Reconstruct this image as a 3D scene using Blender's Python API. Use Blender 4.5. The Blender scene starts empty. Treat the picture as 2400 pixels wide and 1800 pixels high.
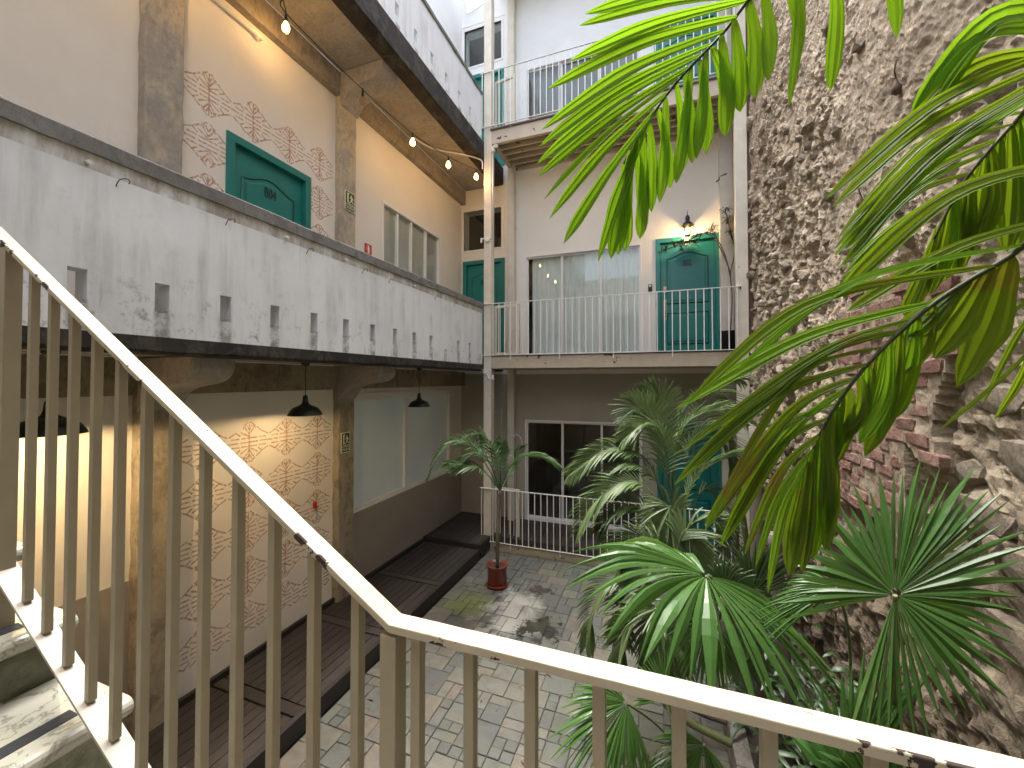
import bpy, bmesh, math, random
from math import sin, cos, pi, radians, sqrt
from mathutils import Vector, Matrix, noise as mn
random.seed(7)
S = bpy.context.scene
COL = S.collection
# ------------------------------------------------------------------ camera
cd = bpy.data.cameras.new("camera"); cam = bpy.data.objects.new("camera", cd); COL.objects.link(cam)
cd.sensor_width = 36; cd.lens = 14.25; cd.shift_y = -0.01177; cd.clip_start = .02; cd.clip_end = 500
cam.location = (0, 0, 3.18); cam.rotation_euler = (radians(91.1), 0, radians(20.3))
S.camera = cam
# ------------------------------------------------------------------ sky, sun, exposure
SUN_EL, SUN_AZ = radians(80), radians(300)          # azimuth measured clockwise from +Y
w = bpy.data.worlds.new("World"); S.world = w; w.use_nodes = True
wn = w.node_tree.nodes; wl = w.node_tree.links
bg = wn["Background"]; sky = wn.new("ShaderNodeTexSky"); sky.sky_type = 'NISHITA'; sky.sun_disc = False
sky.sun_elevation = SUN_EL; sky.sun_rotation = SUN_AZ; sky.dust_density = 4.0; sky.air_density = 1.0; sky.ozone_density = 1.0
hs = wn.new("ShaderNodeHueSaturation"); hs.inputs['Saturation'].default_value = .55
wl.new(sky.outputs[0], hs.inputs['Color']); wl.new(hs.outputs[0], bg.inputs['Color']); bg.inputs['Strength'].default_value = .15
sd = bpy.data.lights.new("sun", 'SUN'); sd.energy = 1.3; sd.angle = radians(40); sd.color = (1, .97, .91)
sun = bpy.data.objects.new("sun", sd); COL.objects.link(sun); sun.location = (0, 0, 20)
dv = Vector((sin(SUN_AZ)*cos(SUN_EL), cos(SUN_AZ)*cos(SUN_EL), sin(SUN_EL)))
sun.rotation_euler = dv.to_track_quat('Z', 'Y').to_euler()
S.view_settings.view_transform = 'Standard'; S.view_settings.look = 'None'; S.view_settings.gamma = 1
S.view_settings.exposure = 2.4; S.view_settings.use_curve_mapping = False
S.cycles.max_bounces = 9; S.cycles.diffuse_bounces = 6; S.cycles.glossy_bounces = 4; S.cycles.transparent_max_bounces = 12
S.cycles.use_denoising = True
try: S.cycles.sample_clamp_indirect = 6
except Exception: pass
# ------------------------------------------------------------------ helpers
WL = {}
def wloc(o): return WL.get(o.name, Vector((0, 0, 0))) if o else Vector((0, 0, 0))
def tag(o, label=None, cat=None, group=None, kind=None):
    if label: o['label'] = label
    if cat: o['category'] = cat
    if group: o['group'] = group
    if kind: o['kind'] = kind
    return o
def thing(name, label, cat, loc=(0, 0, 0), group=None, kind=None):
    o = bpy.data.objects.new(name, None); COL.objects.link(o); o.location = loc; WL[o.name] = Vector(loc)
    o.empty_display_size = .1
    return tag(o, label, cat, group, kind)
def link(o, parent, world):
    COL.objects.link(o); world = Vector(world)
    if parent: o.parent = parent
    o.location = world - wloc(parent); WL[o.name] = world
    return o
class MB:
    def __init__(s): s.v = []; s.f = []; s.sm = []; s.mi = []; s.cur = 0
    def add(s, vs, fs, smooth=False):
        n = len(s.v); s.v += [tuple(p) for p in vs]
        for f in fs: s.f.append([n+i for i in f]); s.sm.append(smooth); s.mi.append(s.cur)
        return s
    def box(s, x0, x1, y0, y1, z0, z1):
        if x0 > x1: x0, x1 = x1, x0
        if y0 > y1: y0, y1 = y1, y0
        if z0 > z1: z0, z1 = z1, z0
        return s.add([(x0,y0,z0),(x1,y0,z0),(x1,y1,z0),(x0,y1,z0),(x0,y0,z1),(x1,y0,z1),(x1,y1,z1),(x0,y1,z1)],
              [(0,3,2,1),(4,5,6,7),(0,1,5,4),(1,2,6,5),(2,3,7,6),(3,0,4,7)])
    def prism(s, poly, fn, d0, d1):
        n = len(poly); a = [fn(p[0], p[1], d0) for p in poly]; b = [fn(p[0], p[1], d1) for p in poly]
        return s.add(a+b, [tuple(range(n-1, -1, -1)), tuple(range(n, 2*n))]+[(i, (i+1) % n, n+(i+1) % n, n+i) for i in range(n)])
    def tube(s, pts, r, n=8, cap=True, smooth=True):
        pts = [Vector(p) for p in pts]; rs = r if isinstance(r, (list, tuple)) else [r]*len(pts)
        vs = []; up = None
        for i, p in enumerate(pts):
            t = (pts[min(i+1, len(pts)-1)]-pts[max(i-1, 0)]).normalized()
            if up is None: up = Vector((0, 0, 1)) if abs(t.z) < .9 else Vector((1, 0, 0))
            a = t.cross(up).normalized(); b = a.cross(t).normalized(); up = b
            for k in range(n):
                an = 2*pi*k/n+pi/n; vs.append(p+(a*cos(an)+b*sin(an))*rs[i])
        fs = []
        for i in range(len(pts)-1):
            for k in range(n): fs.append((i*n+k, i*n+(k+1) % n, (i+1)*n+(k+1) % n, (i+1)*n+k))
        s.add(vs, fs, smooth)
        if cap: 
            m = len(pts)-1; n0 = len(s.v)-len(vs)
            s.f += [[n0+k for k in range(n)][::-1], [n0+m*n+k for k in range(n)]]; s.sm += [False]*2; s.mi += [s.cur]*2
        return s
    def lathe(s, c, prof, n=24, smooth=True):
        vs = []; fs = []
        for r, z in prof:
            for k in range(n): an = 2*pi*k/n; vs.append((c[0]+r*cos(an), c[1]+r*sin(an), c[2]+z))
        for i in range(len(prof)-1):
            for k in range(n): fs.append((i*n+k, i*n+(k+1) % n, (i+1)*n+(k+1) % n, (i+1)*n+k))
        return s.add(vs, fs, smooth)
    def bar(s, a, b, w, h, up=(0, 0, 1)):
        a = Vector(a); b = Vector(b); t = (b-a).normalized(); sd_ = t.cross(Vector(up)).normalized()*w/2; u = sd_.cross(t).normalized()*h/2
        vs = [a-sd_-u, a+sd_-u, a+sd_+u, a-sd_+u, b-sd_-u, b+sd_-u, b+sd_+u, b-sd_+u]
        return s.add(vs, [(0,3,2,1),(4,5,6,7),(0,1,5,4),(1,2,6,5),(2,3,7,6),(3,0,4,7)])
    def build(s, name, mat, parent=None, bevel=0, mats=None, origin=None, segs=2):
        xs = [p[0] for p in s.v]; ys = [p[1] for p in s.v]; zs = [p[2] for p in s.v]
        o0 = Vector(origin) if origin is not None else Vector(((min(xs)+max(xs))/2, (min(ys)+max(ys))/2, min(zs)))
        me = bpy.data.meshes.new(name); me.from_pydata([(p[0]-o0.x, p[1]-o0.y, p[2]-o0.z) for p in s.v], [], s.f)
        me.polygons.foreach_set('use_smooth', s.sm); me.polygons.foreach_set('material_index', s.mi)
        for m in (mats or [mat]): me.materials.append(m)
        me.update()
        o = bpy.data.objects.new(name, me); link(o, parent, o0)
        if bevel:
            b = o.modifiers.new('bevel', 'BEVEL'); b.width = bevel; b.segments = segs; b.limit_method = 'ANGLE'
        return o
def curve_tube(name, pts, r, mat, parent=None, n=8):
    return MB().tube(smooth_pts(pts), r, n).build(name, mat, parent)
def smooth_pts(pts, k=6):
    P = [Vector(p) for p in pts]
    if len(P) < 3: return P
    out = []
    for i in range(len(P)-1):
        p0 = P[max(i-1, 0)]; p1 = P[i]; p2 = P[i+1]; p3 = P[min(i+2, len(P)-1)]
        for j in range(k):
            t = j/k; out.append(.5*((2*p1)+(p2-p0)*t+(2*p0-5*p1+4*p2-p3)*t*t+(3*p1-p0-3*p2+p3)*t**3))
    out.append(P[-1]); return out
def wall_holes(mb, fn, u0, u1, z0, z1, t, holes):
    """a wall slab of thickness t with rectangular through-holes; fn(u, z, d) gives the point, d = 0 is the face"""
    us = sorted(set([u0, u1]+[c for h in holes for c in h[:2] if u0 < c < u1])); zs = sorted(set([z0, z1]+[c for h in holes for c in h[2:] if z0 < c < z1]))
    def hole(a, b): return any(h[0]-1e-6 <= a and a <= h[1]+1e-6 and h[2]-1e-6 <= b and b <= h[3]+1e-6 for h in holes)
    nu, nz = len(us)-1, len(zs)-1
    H = [[hole((us[i]+us[i+1])/2, (zs[j]+zs[j+1])/2) for j in range(nz)] for i in range(nu)]
    def solid(i, j): return 0 <= i < nu and 0 <= j < nz and not H[i][j]
    vid = {}; vs = []; fs = []
    def V(i, j, d):
        if (i, j, d) not in vid: vid[(i, j, d)] = len(vs); vs.append(fn(us[i], zs[j], d*t))
        return vid[(i, j, d)]
    for i in range(nu):
        for j in range(nz):
            if not solid(i, j): continue
            fs.append((V(i,j,0), V(i+1,j,0), V(i+1,j+1,0), V(i,j+1,0))); fs.append((V(i,j,1), V(i,j+1,1), V(i+1,j+1,1), V(i+1,j,1)))
            if not solid(i-1, j): fs.append((V(i,j,0), V(i,j+1,0), V(i,j+1,1), V(i,j,1)))
            if not solid(i+1, j): fs.append((V(i+1,j,0), V(i+1,j,1), V(i+1,j+1,1), V(i+1,j+1,0)))
            if not solid(i, j-1): fs.append((V(i,j,0), V(i,j,1), V(i+1,j,1), V(i+1,j,0)))
            if not solid(i, j+1): fs.append((V(i,j+1,0), V(i+1,j+1,0), V(i+1,j+1,1), V(i,j+1,1)))
    mb.add(vs, fs)
# ------------------------------------------------------------------ materials
class NT:
    def __init__(s, name):
        s.m = bpy.data.materials.new(name); s.m.use_nodes = True; s.t = s.m.node_tree; s.n = s.t.nodes; s.l = s.t.links
        s.b = s.n['Principled BSDF']; s.out = s.n['Material Output']; s._pos = None
    def node(s, typ, **k):
        n = s.n.new(typ)
        for a, b in k.items(): setattr(n, a, b)
        return n
    def set(s, inp, v):
        if hasattr(v, 'links') or isinstance(v, bpy.types.NodeSocket): s.l.new(v, inp)
        elif v is not None:
            if isinstance(v, (tuple, list)) and len(v) == 3 and inp.type == 'RGBA': v = (*v, 1)
            inp.default_value = v
    def pos(s, scale=(1, 1, 1), off=(0, 0, 0)):
        if s._pos is None: s._pos = s.node('ShaderNodeNewGeometry').outputs['Position']
        mp = s.node('ShaderNodeMapping'); s.l.new(s._pos, mp.inputs[0]); mp.inputs['Scale'].default_value = scale; mp.inputs['Location'].default_value = off
        return mp.outputs[0]
    def objc(s, scale=(1, 1, 1)):
        tc = s.node('ShaderNodeTexCoord'); mp = s.node('ShaderNodeMapping'); s.l.new(tc.outputs['Object'], mp.inputs[0]); mp.inputs['Scale'].default_value = scale
        return mp.outputs[0]
    def xyz(s):
        if s._pos is None: s._pos = s.node('ShaderNodeNewGeometry').outputs['Position']
        x = s.node('ShaderNodeSeparateXYZ'); s.l.new(s._pos, x.inputs[0]); return x.outputs
    def noise(s, scale, detail=6, rough=.6, vec=None, dist=0):
        n = s.node('ShaderNodeTexNoise'); n.inputs['Scale'].default_value = scale; n.inputs['Detail'].default_value = detail
        n.inputs['Roughness'].default_value = rough; n.inputs['Distortion'].default_value = dist; s.l.new(vec or s.pos(), n.inputs['Vector']); return n.outputs['Fac']
    def voro(s, scale, feature='F1', vec=None, out='Distance'):
        n = s.node('ShaderNodeTexVoronoi', feature=feature); n.inputs['Scale'].default_value = scale; s.l.new(vec or s.pos(), n.inputs['Vector']); return n.outputs[out]
    def ramp(s, fac, stops):
        r = s.node('ShaderNodeValToRGB'); s.set(r.inputs[0], fac); e = r.color_ramp.elements
        while len(e) < len(stops): e.new(.5)
        for i, (p, c) in enumerate(stops):
            e[i].position = p; e[i].color = (c, c, c, 1) if not isinstance(c, (tuple, list)) else (*c[:3], 1)
        return r.outputs[0]
    def mix(s, fac, a, b, mode='MIX'):
        n = s.node('ShaderNodeMix', data_type='RGBA', blend_type=mode); s.set(n.inputs[0], fac); s.set(n.inputs[6], a); s.set(n.inputs[7], b); return n.outputs[2]
    def math(s, op, a, b=None, c=None, clamp=False):
        n = s.node('ShaderNodeMath', operation=op, use_clamp=clamp); s.set(n.inputs[0], a)
        if b is not None: s.set(n.inputs[1], b)
        if c is not None: s.set(n.inputs[2], c)
        return n.outputs[0]
    def rand(s): return s.node('ShaderNodeObjectInfo').outputs['Random']
    def bump(s, h, strength=.3, dist=.01, prev=None):
        n = s.node('ShaderNodeBump'); n.inputs['Strength'].default_value = strength; n.inputs['Distance'].default_value = dist; s.l.new(h, n.inputs['Height'])
        if prev: s.l.new(prev, n.inputs['Normal'])
        return n.outputs[0]
    def fin(s, color=None, rough=None, bump=None, metal=None, spec=None):
        s.set(s.b.inputs['Base Color'], color); s.set(s.b.inputs['Roughness'], rough); s.set(s.b.inputs['Normal'], bump) if bump else None
        s.set(s.b.inputs['Metallic'], metal); s.set(s.b.inputs['Specular IOR Level'], spec); return s.m
def clampmask(N, n, lo, hi): return N.ramp(n, [(lo, 0.0), (hi, 1.0)])
M = {}
def m_plaster(name, c1, c2, bump=.25, dirt=None, dirtlo=.58, rough=.9):
    N = NT(name); n = N.noise(1.3, 8, .6); c = N.mix(N.ramp(n, [(.35, 0.), (.7, 1.)]), c1, c2)
    if dirt:
        d = clampmask(N, N.noise(2.2, 10, .72), dirtlo, dirtlo+.16); c = N.mix(N.math('MULTIPLY', d, .55), c, dirt)
    n2 = N.noise(60, 4, .6); n3 = N.noise(9, 5, .6)
    b = N.bump(n2, bump, .004); b = N.bump(n3, bump, .02, b)
    M[name] = N.fin(c, rough, b); return M[name]
m_plaster('wall_white', (.80, .76, .685), (.74, .70, .62))
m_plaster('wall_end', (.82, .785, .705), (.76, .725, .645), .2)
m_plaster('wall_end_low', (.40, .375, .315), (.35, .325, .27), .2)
m_plaster('wall_upper', (.86, .87, .87), (.78, .79, .79), .2, (.5, .5, .48), .62)
m_plaster('dado_grey', (.33, .29, .24), (.28, .245, .2), .25)
m_plaster('trim_white', (.80, .79, .77), (.74, .73, .71), .08, rough=.55)
m_plaster('landing_stone', (.36, .33, .28), (.28, .26, .22))
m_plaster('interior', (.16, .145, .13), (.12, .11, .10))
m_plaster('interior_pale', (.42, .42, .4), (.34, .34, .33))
# bare concrete with old yellow and grey paint
def m_concrete(name, a, b, c, dark, seed=0):
    N = NT(name); p = N.pos((1, 1, .7), (seed, seed*1.7, 0)); n = N.noise(2.1, 10, .66, p); n2 = N.noise(5.5, 10, .7, p, .6); n3 = N.noise(24, 8, .7, p)
    col = N.mix(N.ramp(n, [(.42, 0.), (.56, 1.)]), a, b); col = N.mix(N.ramp(n2, [(.5, 0.), (.6, .8)]), col, c)
    col = N.mix(N.math('MULTIPLY', clampmask(N, N.noise(3.3, 12, .75, p, 1.2), .58, .7), .7), col, dark)
    col = N.mix(.35, col, N.ramp(n3, [(.3, .1), (.7, .55)]), 'OVERLAY')
    bp = N.bump(n3, .5, .01); bp = N.bump(n2, .4, .03, bp); M[name] = N.fin(col, .88, bp); return M[name]
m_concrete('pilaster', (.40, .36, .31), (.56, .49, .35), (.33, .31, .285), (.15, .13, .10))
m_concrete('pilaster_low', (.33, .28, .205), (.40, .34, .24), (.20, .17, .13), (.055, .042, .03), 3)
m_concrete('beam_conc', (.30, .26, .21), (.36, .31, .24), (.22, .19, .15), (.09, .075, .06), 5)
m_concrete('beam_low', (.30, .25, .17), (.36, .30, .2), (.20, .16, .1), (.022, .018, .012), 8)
m_concrete('soffit', (.37, .335, .29), (.42, .385, .335), (.32, .29, .25), (.22, .195, .165), 11)
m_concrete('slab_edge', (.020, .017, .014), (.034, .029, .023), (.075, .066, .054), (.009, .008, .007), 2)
m_concrete('cap', (.21, .205, .195), (.25, .245, .235), (.16, .155, .15), (.10, .10, .095), 4)
# parapets: white paint with run-off streaks and grime
def m_parapet(name, base, slot_y0, zs):
    N = NT(name); X, Y, Z = N.xyz()
    big = N.noise(.9, 6, .6); c = N.mix(N.ramp(big, [(.35, 0.), (.7, 1.)]), base, tuple(v*.86 for v in base))
    st = N.noise(1.0, 8, .62, N.pos((9, 9, .9))); st2 = N.noise(1.0, 10, .7, N.pos((26, 26, 3)))
    pch = N.noise(1.6, 8, .66); blot = N.noise(7, 12, .78)
    near = N.math('MAXIMUM', N.math('SUBTRACT', 1, N.math('MULTIPLY', N.math('ABSOLUTE', N.math('SUBTRACT', Z, zs-.10)), 2.6)), 0)
    k = N.math('MULTIPLY', clampmask(N, st, .47, .66), clampmask(N, pch, .40, .58)); k = N.math('MULTIPLY', k, .42)
    k2 = N.math('MULTIPLY', clampmask(N, blot, .56, .68), N.math('ADD', N.math('MULTIPLY', near, .75), .16))
    k3 = N.math('MULTIPLY', clampmask(N, st2, .56, .72), N.math('ADD', N.math('MULTIPLY', near, .5), .10))
    # the dark runs below every drain slot
    fr = N.math('SUBTRACT', N.math('FRACT', N.math('DIVIDE', N.math('SUBTRACT', Y, slot_y0-.215), .43)), .5)
    col_ = N.math('SUBTRACT', 1, N.math('MULTIPLY', N.math('ABSOLUTE', fr), 7.5)); col_ = N.math('MAXIMUM', col_, 0)
    below = N.math('MULTIPLY', N.math('GREATER_THAN', zs+.02, Z), N.ramp(N.noise(11, 8, .7), [(.38, .1), (.6, 1.)]))
    k4 = N.math('MULTIPLY', N.math('MULTIPLY', N.math('MINIMUM', N.math('MULTIPLY', col_, 2.2), 1), below), .8)
    c = N.mix(k, c, (.38, .38, .37)); c = N.mix(k2, c, (.14, .135, .12)); c = N.mix(k3, c, (.2, .19, .17)); c = N.mix(k4, c, (.16, .15, .12))
    # grime directly under the coping
    top = N.math('MULTIPLY', N.math('GREATER_THAN', Z, zs+.80-.0), N.math('MULTIPLY', N.ramp(N.noise(1., 8, .7, N.pos((5, 5, 1.5))), [(.36, 0.), (.58, 1.)]), .75))
    c = N.mix(top, c, (.24, .21, .15))
    b = N.bump(N.noise(40, 5, .6), .22, .003); b = N.bump(N.noise(4, 3, .45), .22, .02, b)
    M[name] = N.fin(c, .8, b)
m_parapet('parapet_low', (.80, .83, .855), 1.33, 3.64)
m_parapet('parapet_high', (.84, .87, .90), 4.36, 7.80)
def m_paint(name, c, rough=.4, chips=None, chiplo=.66, sc=22, var=.08, spec=.5):
    N = NT(name); n = N.noise(5, 6, .6); col = N.mix(N.ramp(n, [(.3, 0.), (.7, 1.)]), c, tuple(v*(1-var*2) for v in c))
    col = N.mix(N.math('MULTIPLY', clampmask(N, N.noise(30, 8, .7), .6, .75), .25), col, tuple(v*.55 for v in c))
    b = N.bump(N.noise(120, 3, .5), .12, .002); r = rough
    if chips:
        k = clampmask(N, N.noise(sc, 5, .55), chiplo, chiplo+.015); col = N.mix(k, col, chips); b = N.bump(N.math('SUBTRACT', 1, k), .7, .002, b); r = N.mix(k, (rough,)*3, (.85,)*3)
    M[name] = N.fin(col, r, b, spec=spec); return M[name]
m_paint('teal', (.012, .205, .18), .32)
m_paint('teal_dark', (.008, .13, .105), .35)
m_paint('cream_steel', (.70, .65, .54), .4, (.25, .17, .1), .72, 9)
m_paint('cream_beam', (.52, .45, .34), .45, (.12, .08, .05), .66, 6)
m_paint('rail_white', (.84, .82, .77), .4)
m_paint('handrail', (.72, .685, .59), .36, (.045, .03, .025), .685, 13)
N = NT('handrail'); X, Y, Z = N.xyz()
zr_ = N.math('ADD', 2.742, N.math('MULTIPLY', N.math('MAXIMUM', N.math('SUBTRACT', -.462, X), 0), .605)); low = N.math('LESS_THAN', N.math('SUBTRACT', Z, zr_), -.0075)
front = N.math('MAXIMUM', N.math('LESS_THAN', Y, .6165), low); gate_ = N.ramp(N.noise(4.5, 3, .6, N.pos((1, 1, 1), (2, 0, 0))), [(.46, 0.), (.56, 1.)])
k = N.math('ADD', N.noise(26, 6, .62), N.math('MULTIPLY', N.math('MULTIPLY', front, gate_), .17)); k = N.ramp(k, [(.68, 0.), (.69, 1.)])
c = N.mix(N.ramp(N.noise(6, 6), [(.3, 0.), (.7, 1.)]), (.52, .47, .365), (.45, .40, .305)); c = N.mix(N.math('MULTIPLY', clampmask(N, N.noise(50, 6, .7), .6, .7), .35), c, (.40, .35, .27)); c = N.mix(k, c, (.04, .028, .024))
M['handrail'] = N.fin(c, N.mix(k, (.38,)*3, (.85,)*3), N.bump(N.math('SUBTRACT', 1, k), .8, .002, N.bump(N.noise(70, 3), .1, .002)))
m_paint('baluster_cream', (.36, .315, .225), .4, (.10, .07, .05), .74, 26)
m_paint('stringer', (.46, .43, .36), .4, (.2, .12, .07), .72, 20)
m_paint('rust', (.10, .055, .035), .8)
m_paint('black_metal', (.012, .013, .012), .35)
m_paint('green_enamel', (.010, .018, .014), .3)
m_paint('black_plastic', (.02, .02, .022), .5)
m_paint('white_plastic', (.75, .74, .70), .45)
m_paint('brass', (.42, .36, .26), .3)
m_paint('sign_pale', (.72, .74, .52), .5); m_paint('sign_green', (.02, .055, .018), .5); m_paint('sign_red', (.55, .02, .02), .45); m_paint('sign_white', (.8, .78, .7), .5)
m_paint('sign_dark', (.010, .016, .010), .5)
m_paint('pot_red', (.20, .035, .018), .35); m_paint('number', (.01, .03, .028), .5)
m_paint('cable', (.015, .013, .012), .6); m_paint('drain_pipe', (.11, .085, .08), .5)
m_paint('metal_deck', (.30, .26, .20), .6, (.10, .065, .04), .5, 4)
M['brass'].node_tree.nodes['Principled BSDF'].inputs['Metallic'].default_value = .8
# ochre stencil
N = NT('stencil'); k = N.noise(30, 6, .7)
tr = N.node('ShaderNodeBsdfTransparent'); mx = N.node('ShaderNodeMixShader'); N.fin((.62, .31, .17), .9)
N.l.new(N.ramp(k, [(.36, .15), (.62, .62)]), mx.inputs[0]); N.l.new(tr.outputs[0], mx.inputs[1]); N.l.new(N.b.outputs[0], mx.inputs[2]); N.l.new(mx.outputs[0], N.out.inputs[0]); M['stencil'] = N.m
# marble
N = NT('marble'); p = N.pos((1, 1, 1)); v = N.noise(3.2, 10, .62, p, 2.5); ve = N.math('ABSOLUTE', N.math('SUBTRACT', v, .5))
c = N.mix(N.ramp(ve, [(0., .8), (.028, 0.)]), (.42, .41, .345), (.13, .135, .09)); c = N.mix(clampmask(N, N.noise(2, 6, .6), .45, .75), c, (.27, .27, .18))
M['marble'] = N.fin(c, .25, N.bump(N.noise(6, 4), .1, .01))
N = NT('marble_edge'); v = N.noise(14, 10, .7, None, 1.2); c = N.ramp(v, [(.35, (.10, .10, .10)), (.55, (.42, .42, .40)), (.7, (.6, .6, .57))]); M['marble_edge'] = N.fin(c, .5, N.bump(v, .3, .01))
m_paint('grip_tape', (.02, .021, .024), .8)
# timber deck
N = NT('deck_wood'); r = N.rand(); g = N.noise(1, 8, .65, N.pos((60, 2.5, 60))); g2 = N.noise(2, 5, .6)
c = N.mix(r, (.027, .023, .019), (.050, .043, .037)); c = N.mix(N.ramp(g, [(.35, 0.), (.7, 1.)]), c, (.035, .024, .020)); c = N.mix(N.math('MULTIPLY', clampmask(N, g2, .5, .75), .4), c, (.085, .075, .065))
M['deck_wood'] = N.fin(c, N.ramp(g2, [(.3, .38), (.7, .6)]), N.bump(g, .35, .004))
m_paint('deck_dark', (.028, .021, .018), .6)
# slate tiles: hue by tile, puddles, moss and lime bloom as stains lying on the floor
N = NT('slate'); r = N.rand(); X, Y, Z = N.xyz()
c = N.ramp(r, [(0., (.19, .205, .20)), (.2, (.25, .26, .24)), (.38, (.30, .295, .26)), (.5, (.31, .29, .245)), (.60, (.34, .27, .225)), (.66, (.22, .23, .215)), (.74, (.16, .18, .185)), (.86, (.27, .28, .255)), (1., (.33, .30, .24))])
N.n[-1]
n1 = N.noise(4.5, 12, .72, None, 1.5); n2 = N.noise(17, 8, .7)
c = N.mix(.7, c, N.ramp(n1, [(.3, .22), (.7, .72)]), 'OVERLAY'); c = N.mix(N.math('MULTIPLY', clampmask(N, N.noise(2.6, 8, .65, None, 1), .55, .68), .45), c, (.36, .25, .17))
c = N.mix(N.math('MULTIPLY', clampmask(N, n2, .58, .7), .5), c, (.09, .09, .085))
def blob(cx, cy, rx, ry, wob=.7, sc=3.5):
    dx = N.math('DIVIDE', N.math('SUBTRACT', X, cx), rx); dy = N.math('DIVIDE', N.math('SUBTRACT', Y, cy), ry)
    d = N.math('SQRT', N.math('ADD', N.math('MULTIPLY', dx, dx), N.math('MULTIPLY', dy, dy)))
    return N.math('SUBTRACT', N.math('ADD', 1, N.math('MULTIPLY', N.math('SUBTRACT', N.noise(sc, 8, .7), .5), wob*4)), d)
moss = N.ramp(blob(-2.62, 5.25, .46, .32), [(0., 0.), (.6, .9)]); c = N.mix(moss, c, (.30, .37, .07))
lime = N.ramp(blob(-1.95, 5.25, .42, .75, .8), [(0., 0.), (.6, .9)]); c = N.mix(lime, c, (1., 1., .97))
wet = N.math('MAXIMUM', N.ramp(blob(-1.75, 5.95, .22, .17, 1.0, 6), [(.2, 0.), (.3, .8)]), N.ramp(blob(-1.45, 5.0, .34, .3, 1.1, 5), [(.25, 0.), (.35, 1.)]))
wet = N.math('MAXIMUM', wet, N.ramp(N.noise(2.4, 8, .72, N.pos((1, 1, 1), (4, 2, 0)), 1.4), [(.63, 0.), (.66, .8)]))
c = N.mix(.25, c, (.24, .245, .23)); c = N.mix(1.0, c, (.47, .465, .43), 'MULTIPLY'); c = N.mix(wet, c, (.045, .043, .037)); rg = N.mix(wet, (.62,)*3, (.16,)*3)
jm = N.ramp(N.noise(1.7, 8, .7, N.pos((1, 1, 1), (7, 0, 0))), [(.54, 0.), (.66, .55)]); c = N.mix(jm, c, (.11, .115, .065))
M['slate'] = N.fin(c, rg, N.bump(n1, .5, .014))
m_plaster('grout', (.09, .09, .065), (.055, .055, .04)); m_plaster('earth', (.04, .03, .022), (.025, .02, .015), .6)
# rubble wall
def m_stone(name, cols, sc=3, seed=0, b=.8):
    N = NT(name); r = N.rand(); p = N.pos((1, 1, 1), (seed, 0, 0)); n = N.noise(sc, 12, .7, p, .8); n2 = N.noise(sc*7, 10, .75, p); n3 = N.noise(.8, 5, .6, p)
    c = N.ramp(n, [(.28, cols[0]), (.46, cols[1]), (.6, cols[2]), (.75, cols[3])]); c = N.mix(N.ramp(n3, [(.4, 0.), (.65, .5)]), c, cols[2])
    c = N.mix(.85, c, N.ramp(n2, [(.3, .14), (.7, .78)]), 'OVERLAY'); c = N.mix(N.math('MULTIPLY', r, .35), c, cols[0])
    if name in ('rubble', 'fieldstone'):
        X, Y, Z = N.xyz(); e = N.math('ADD', N.math('MULTIPLY', N.noise(1.4, 8, .68, p), 2.4), N.math('ADD', .85, N.math('MULTIPLY', Z, -.62))); damp_shade = N.ramp(e, [(.35, 0.), (.85, .8)])  # damp stain plus shade painted into the stone colour, darker towards the ground
        c = N.mix(damp_shade, c, (.105, .078, .05)); spots = N.ramp(N.noise(2.3, 10, .74, N.pos((1, 1, 1), (0, 3, 7)), 1), [(.56, 0.), (.68, .6)]); c = N.mix(spots, c, (.13, .105, .08))
    bp = N.bump(n2, b, .025); bp = N.bump(n, b, .06, bp); M[name] = N.fin(c, .93, bp)
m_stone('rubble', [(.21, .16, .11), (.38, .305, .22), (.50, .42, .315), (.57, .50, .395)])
m_stone('fieldstone', [(.21, .165, .12), (.34, .28, .21), (.43, .365, .28), (.50, .44, .35)], 5, 3)
m_stone('brick', [(.20, .085, .06), (.33, .155, .115), (.42, .27, .22), (.54, .45, .38)], 7, 5, .9)
m_stone('block', [(.13, .12, .105), (.19, .18, .16), (.24, .23, .2), (.28, .27, .24)], 5, 6, .4)
m_stone('riser', [(.05, .05, .03), (.12, .12, .07), (.2, .2, .13), (.3, .3, .23)], 3, 2, .1)
M['riser'].node_tree.nodes['Principled BSDF'].inputs['Roughness'].default_value = .3
# leaves
def m_leaf(name, c1, c2, trans, tip=(.30, .22, .05), rough=.35, tfac=.45, brown=.0):
    N = NT(name); r = N.rand(); col = N.mix(r, c1, c2); fib = N.noise(1, 4, .5, N.pos((3, 3, 3))); col = N.mix(N.ramp(fib, [(.3, 0.), (.7, .5)]), col, c2)
    if brown: k = N.math('MULTIPLY', clampmask(N, N.noise(4, 4, .6), .60, .68), brown); col = N.mix(k, col, (.20, .075, .025)); 
    N.fin(col, rough, None, spec=.5)
    tb = N.node('ShaderNodeBsdfTranslucent'); N.set(tb.inputs[0], N.mix(.5, trans, col) if brown == 0 else N.mix(k, trans, (.3, .1, .03)))
    ms = N.node('ShaderNodeMixShader'); ms.inputs[0].default_value = tfac
    N.l.new(N.b.outputs[0], ms.inputs[1]); N.l.new(tb.outputs[0], ms.inputs[2]); N.l.new(ms.outputs[0], N.out.inputs[0]); M[name] = N.m
m_leaf('leaf_lime', (.09, .20, .010), (.14, .27, .016), (.36, .66, .012), tfac=.52)
m_leaf('leaf_olive', (.06, .115, .010), (.10, .16, .014), (.28, .42, .012), tfac=.46, brown=.45)
m_leaf('leaf_fan', (.045, .12, .028), (.085, .18, .042), (.16, .32, .03), rough=.33, tfac=.3)
m_leaf('leaf_areca', (.07, .115, .04), (.13, .19, .075), (.16, .26, .06), rough=.4, tfac=.25)
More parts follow.
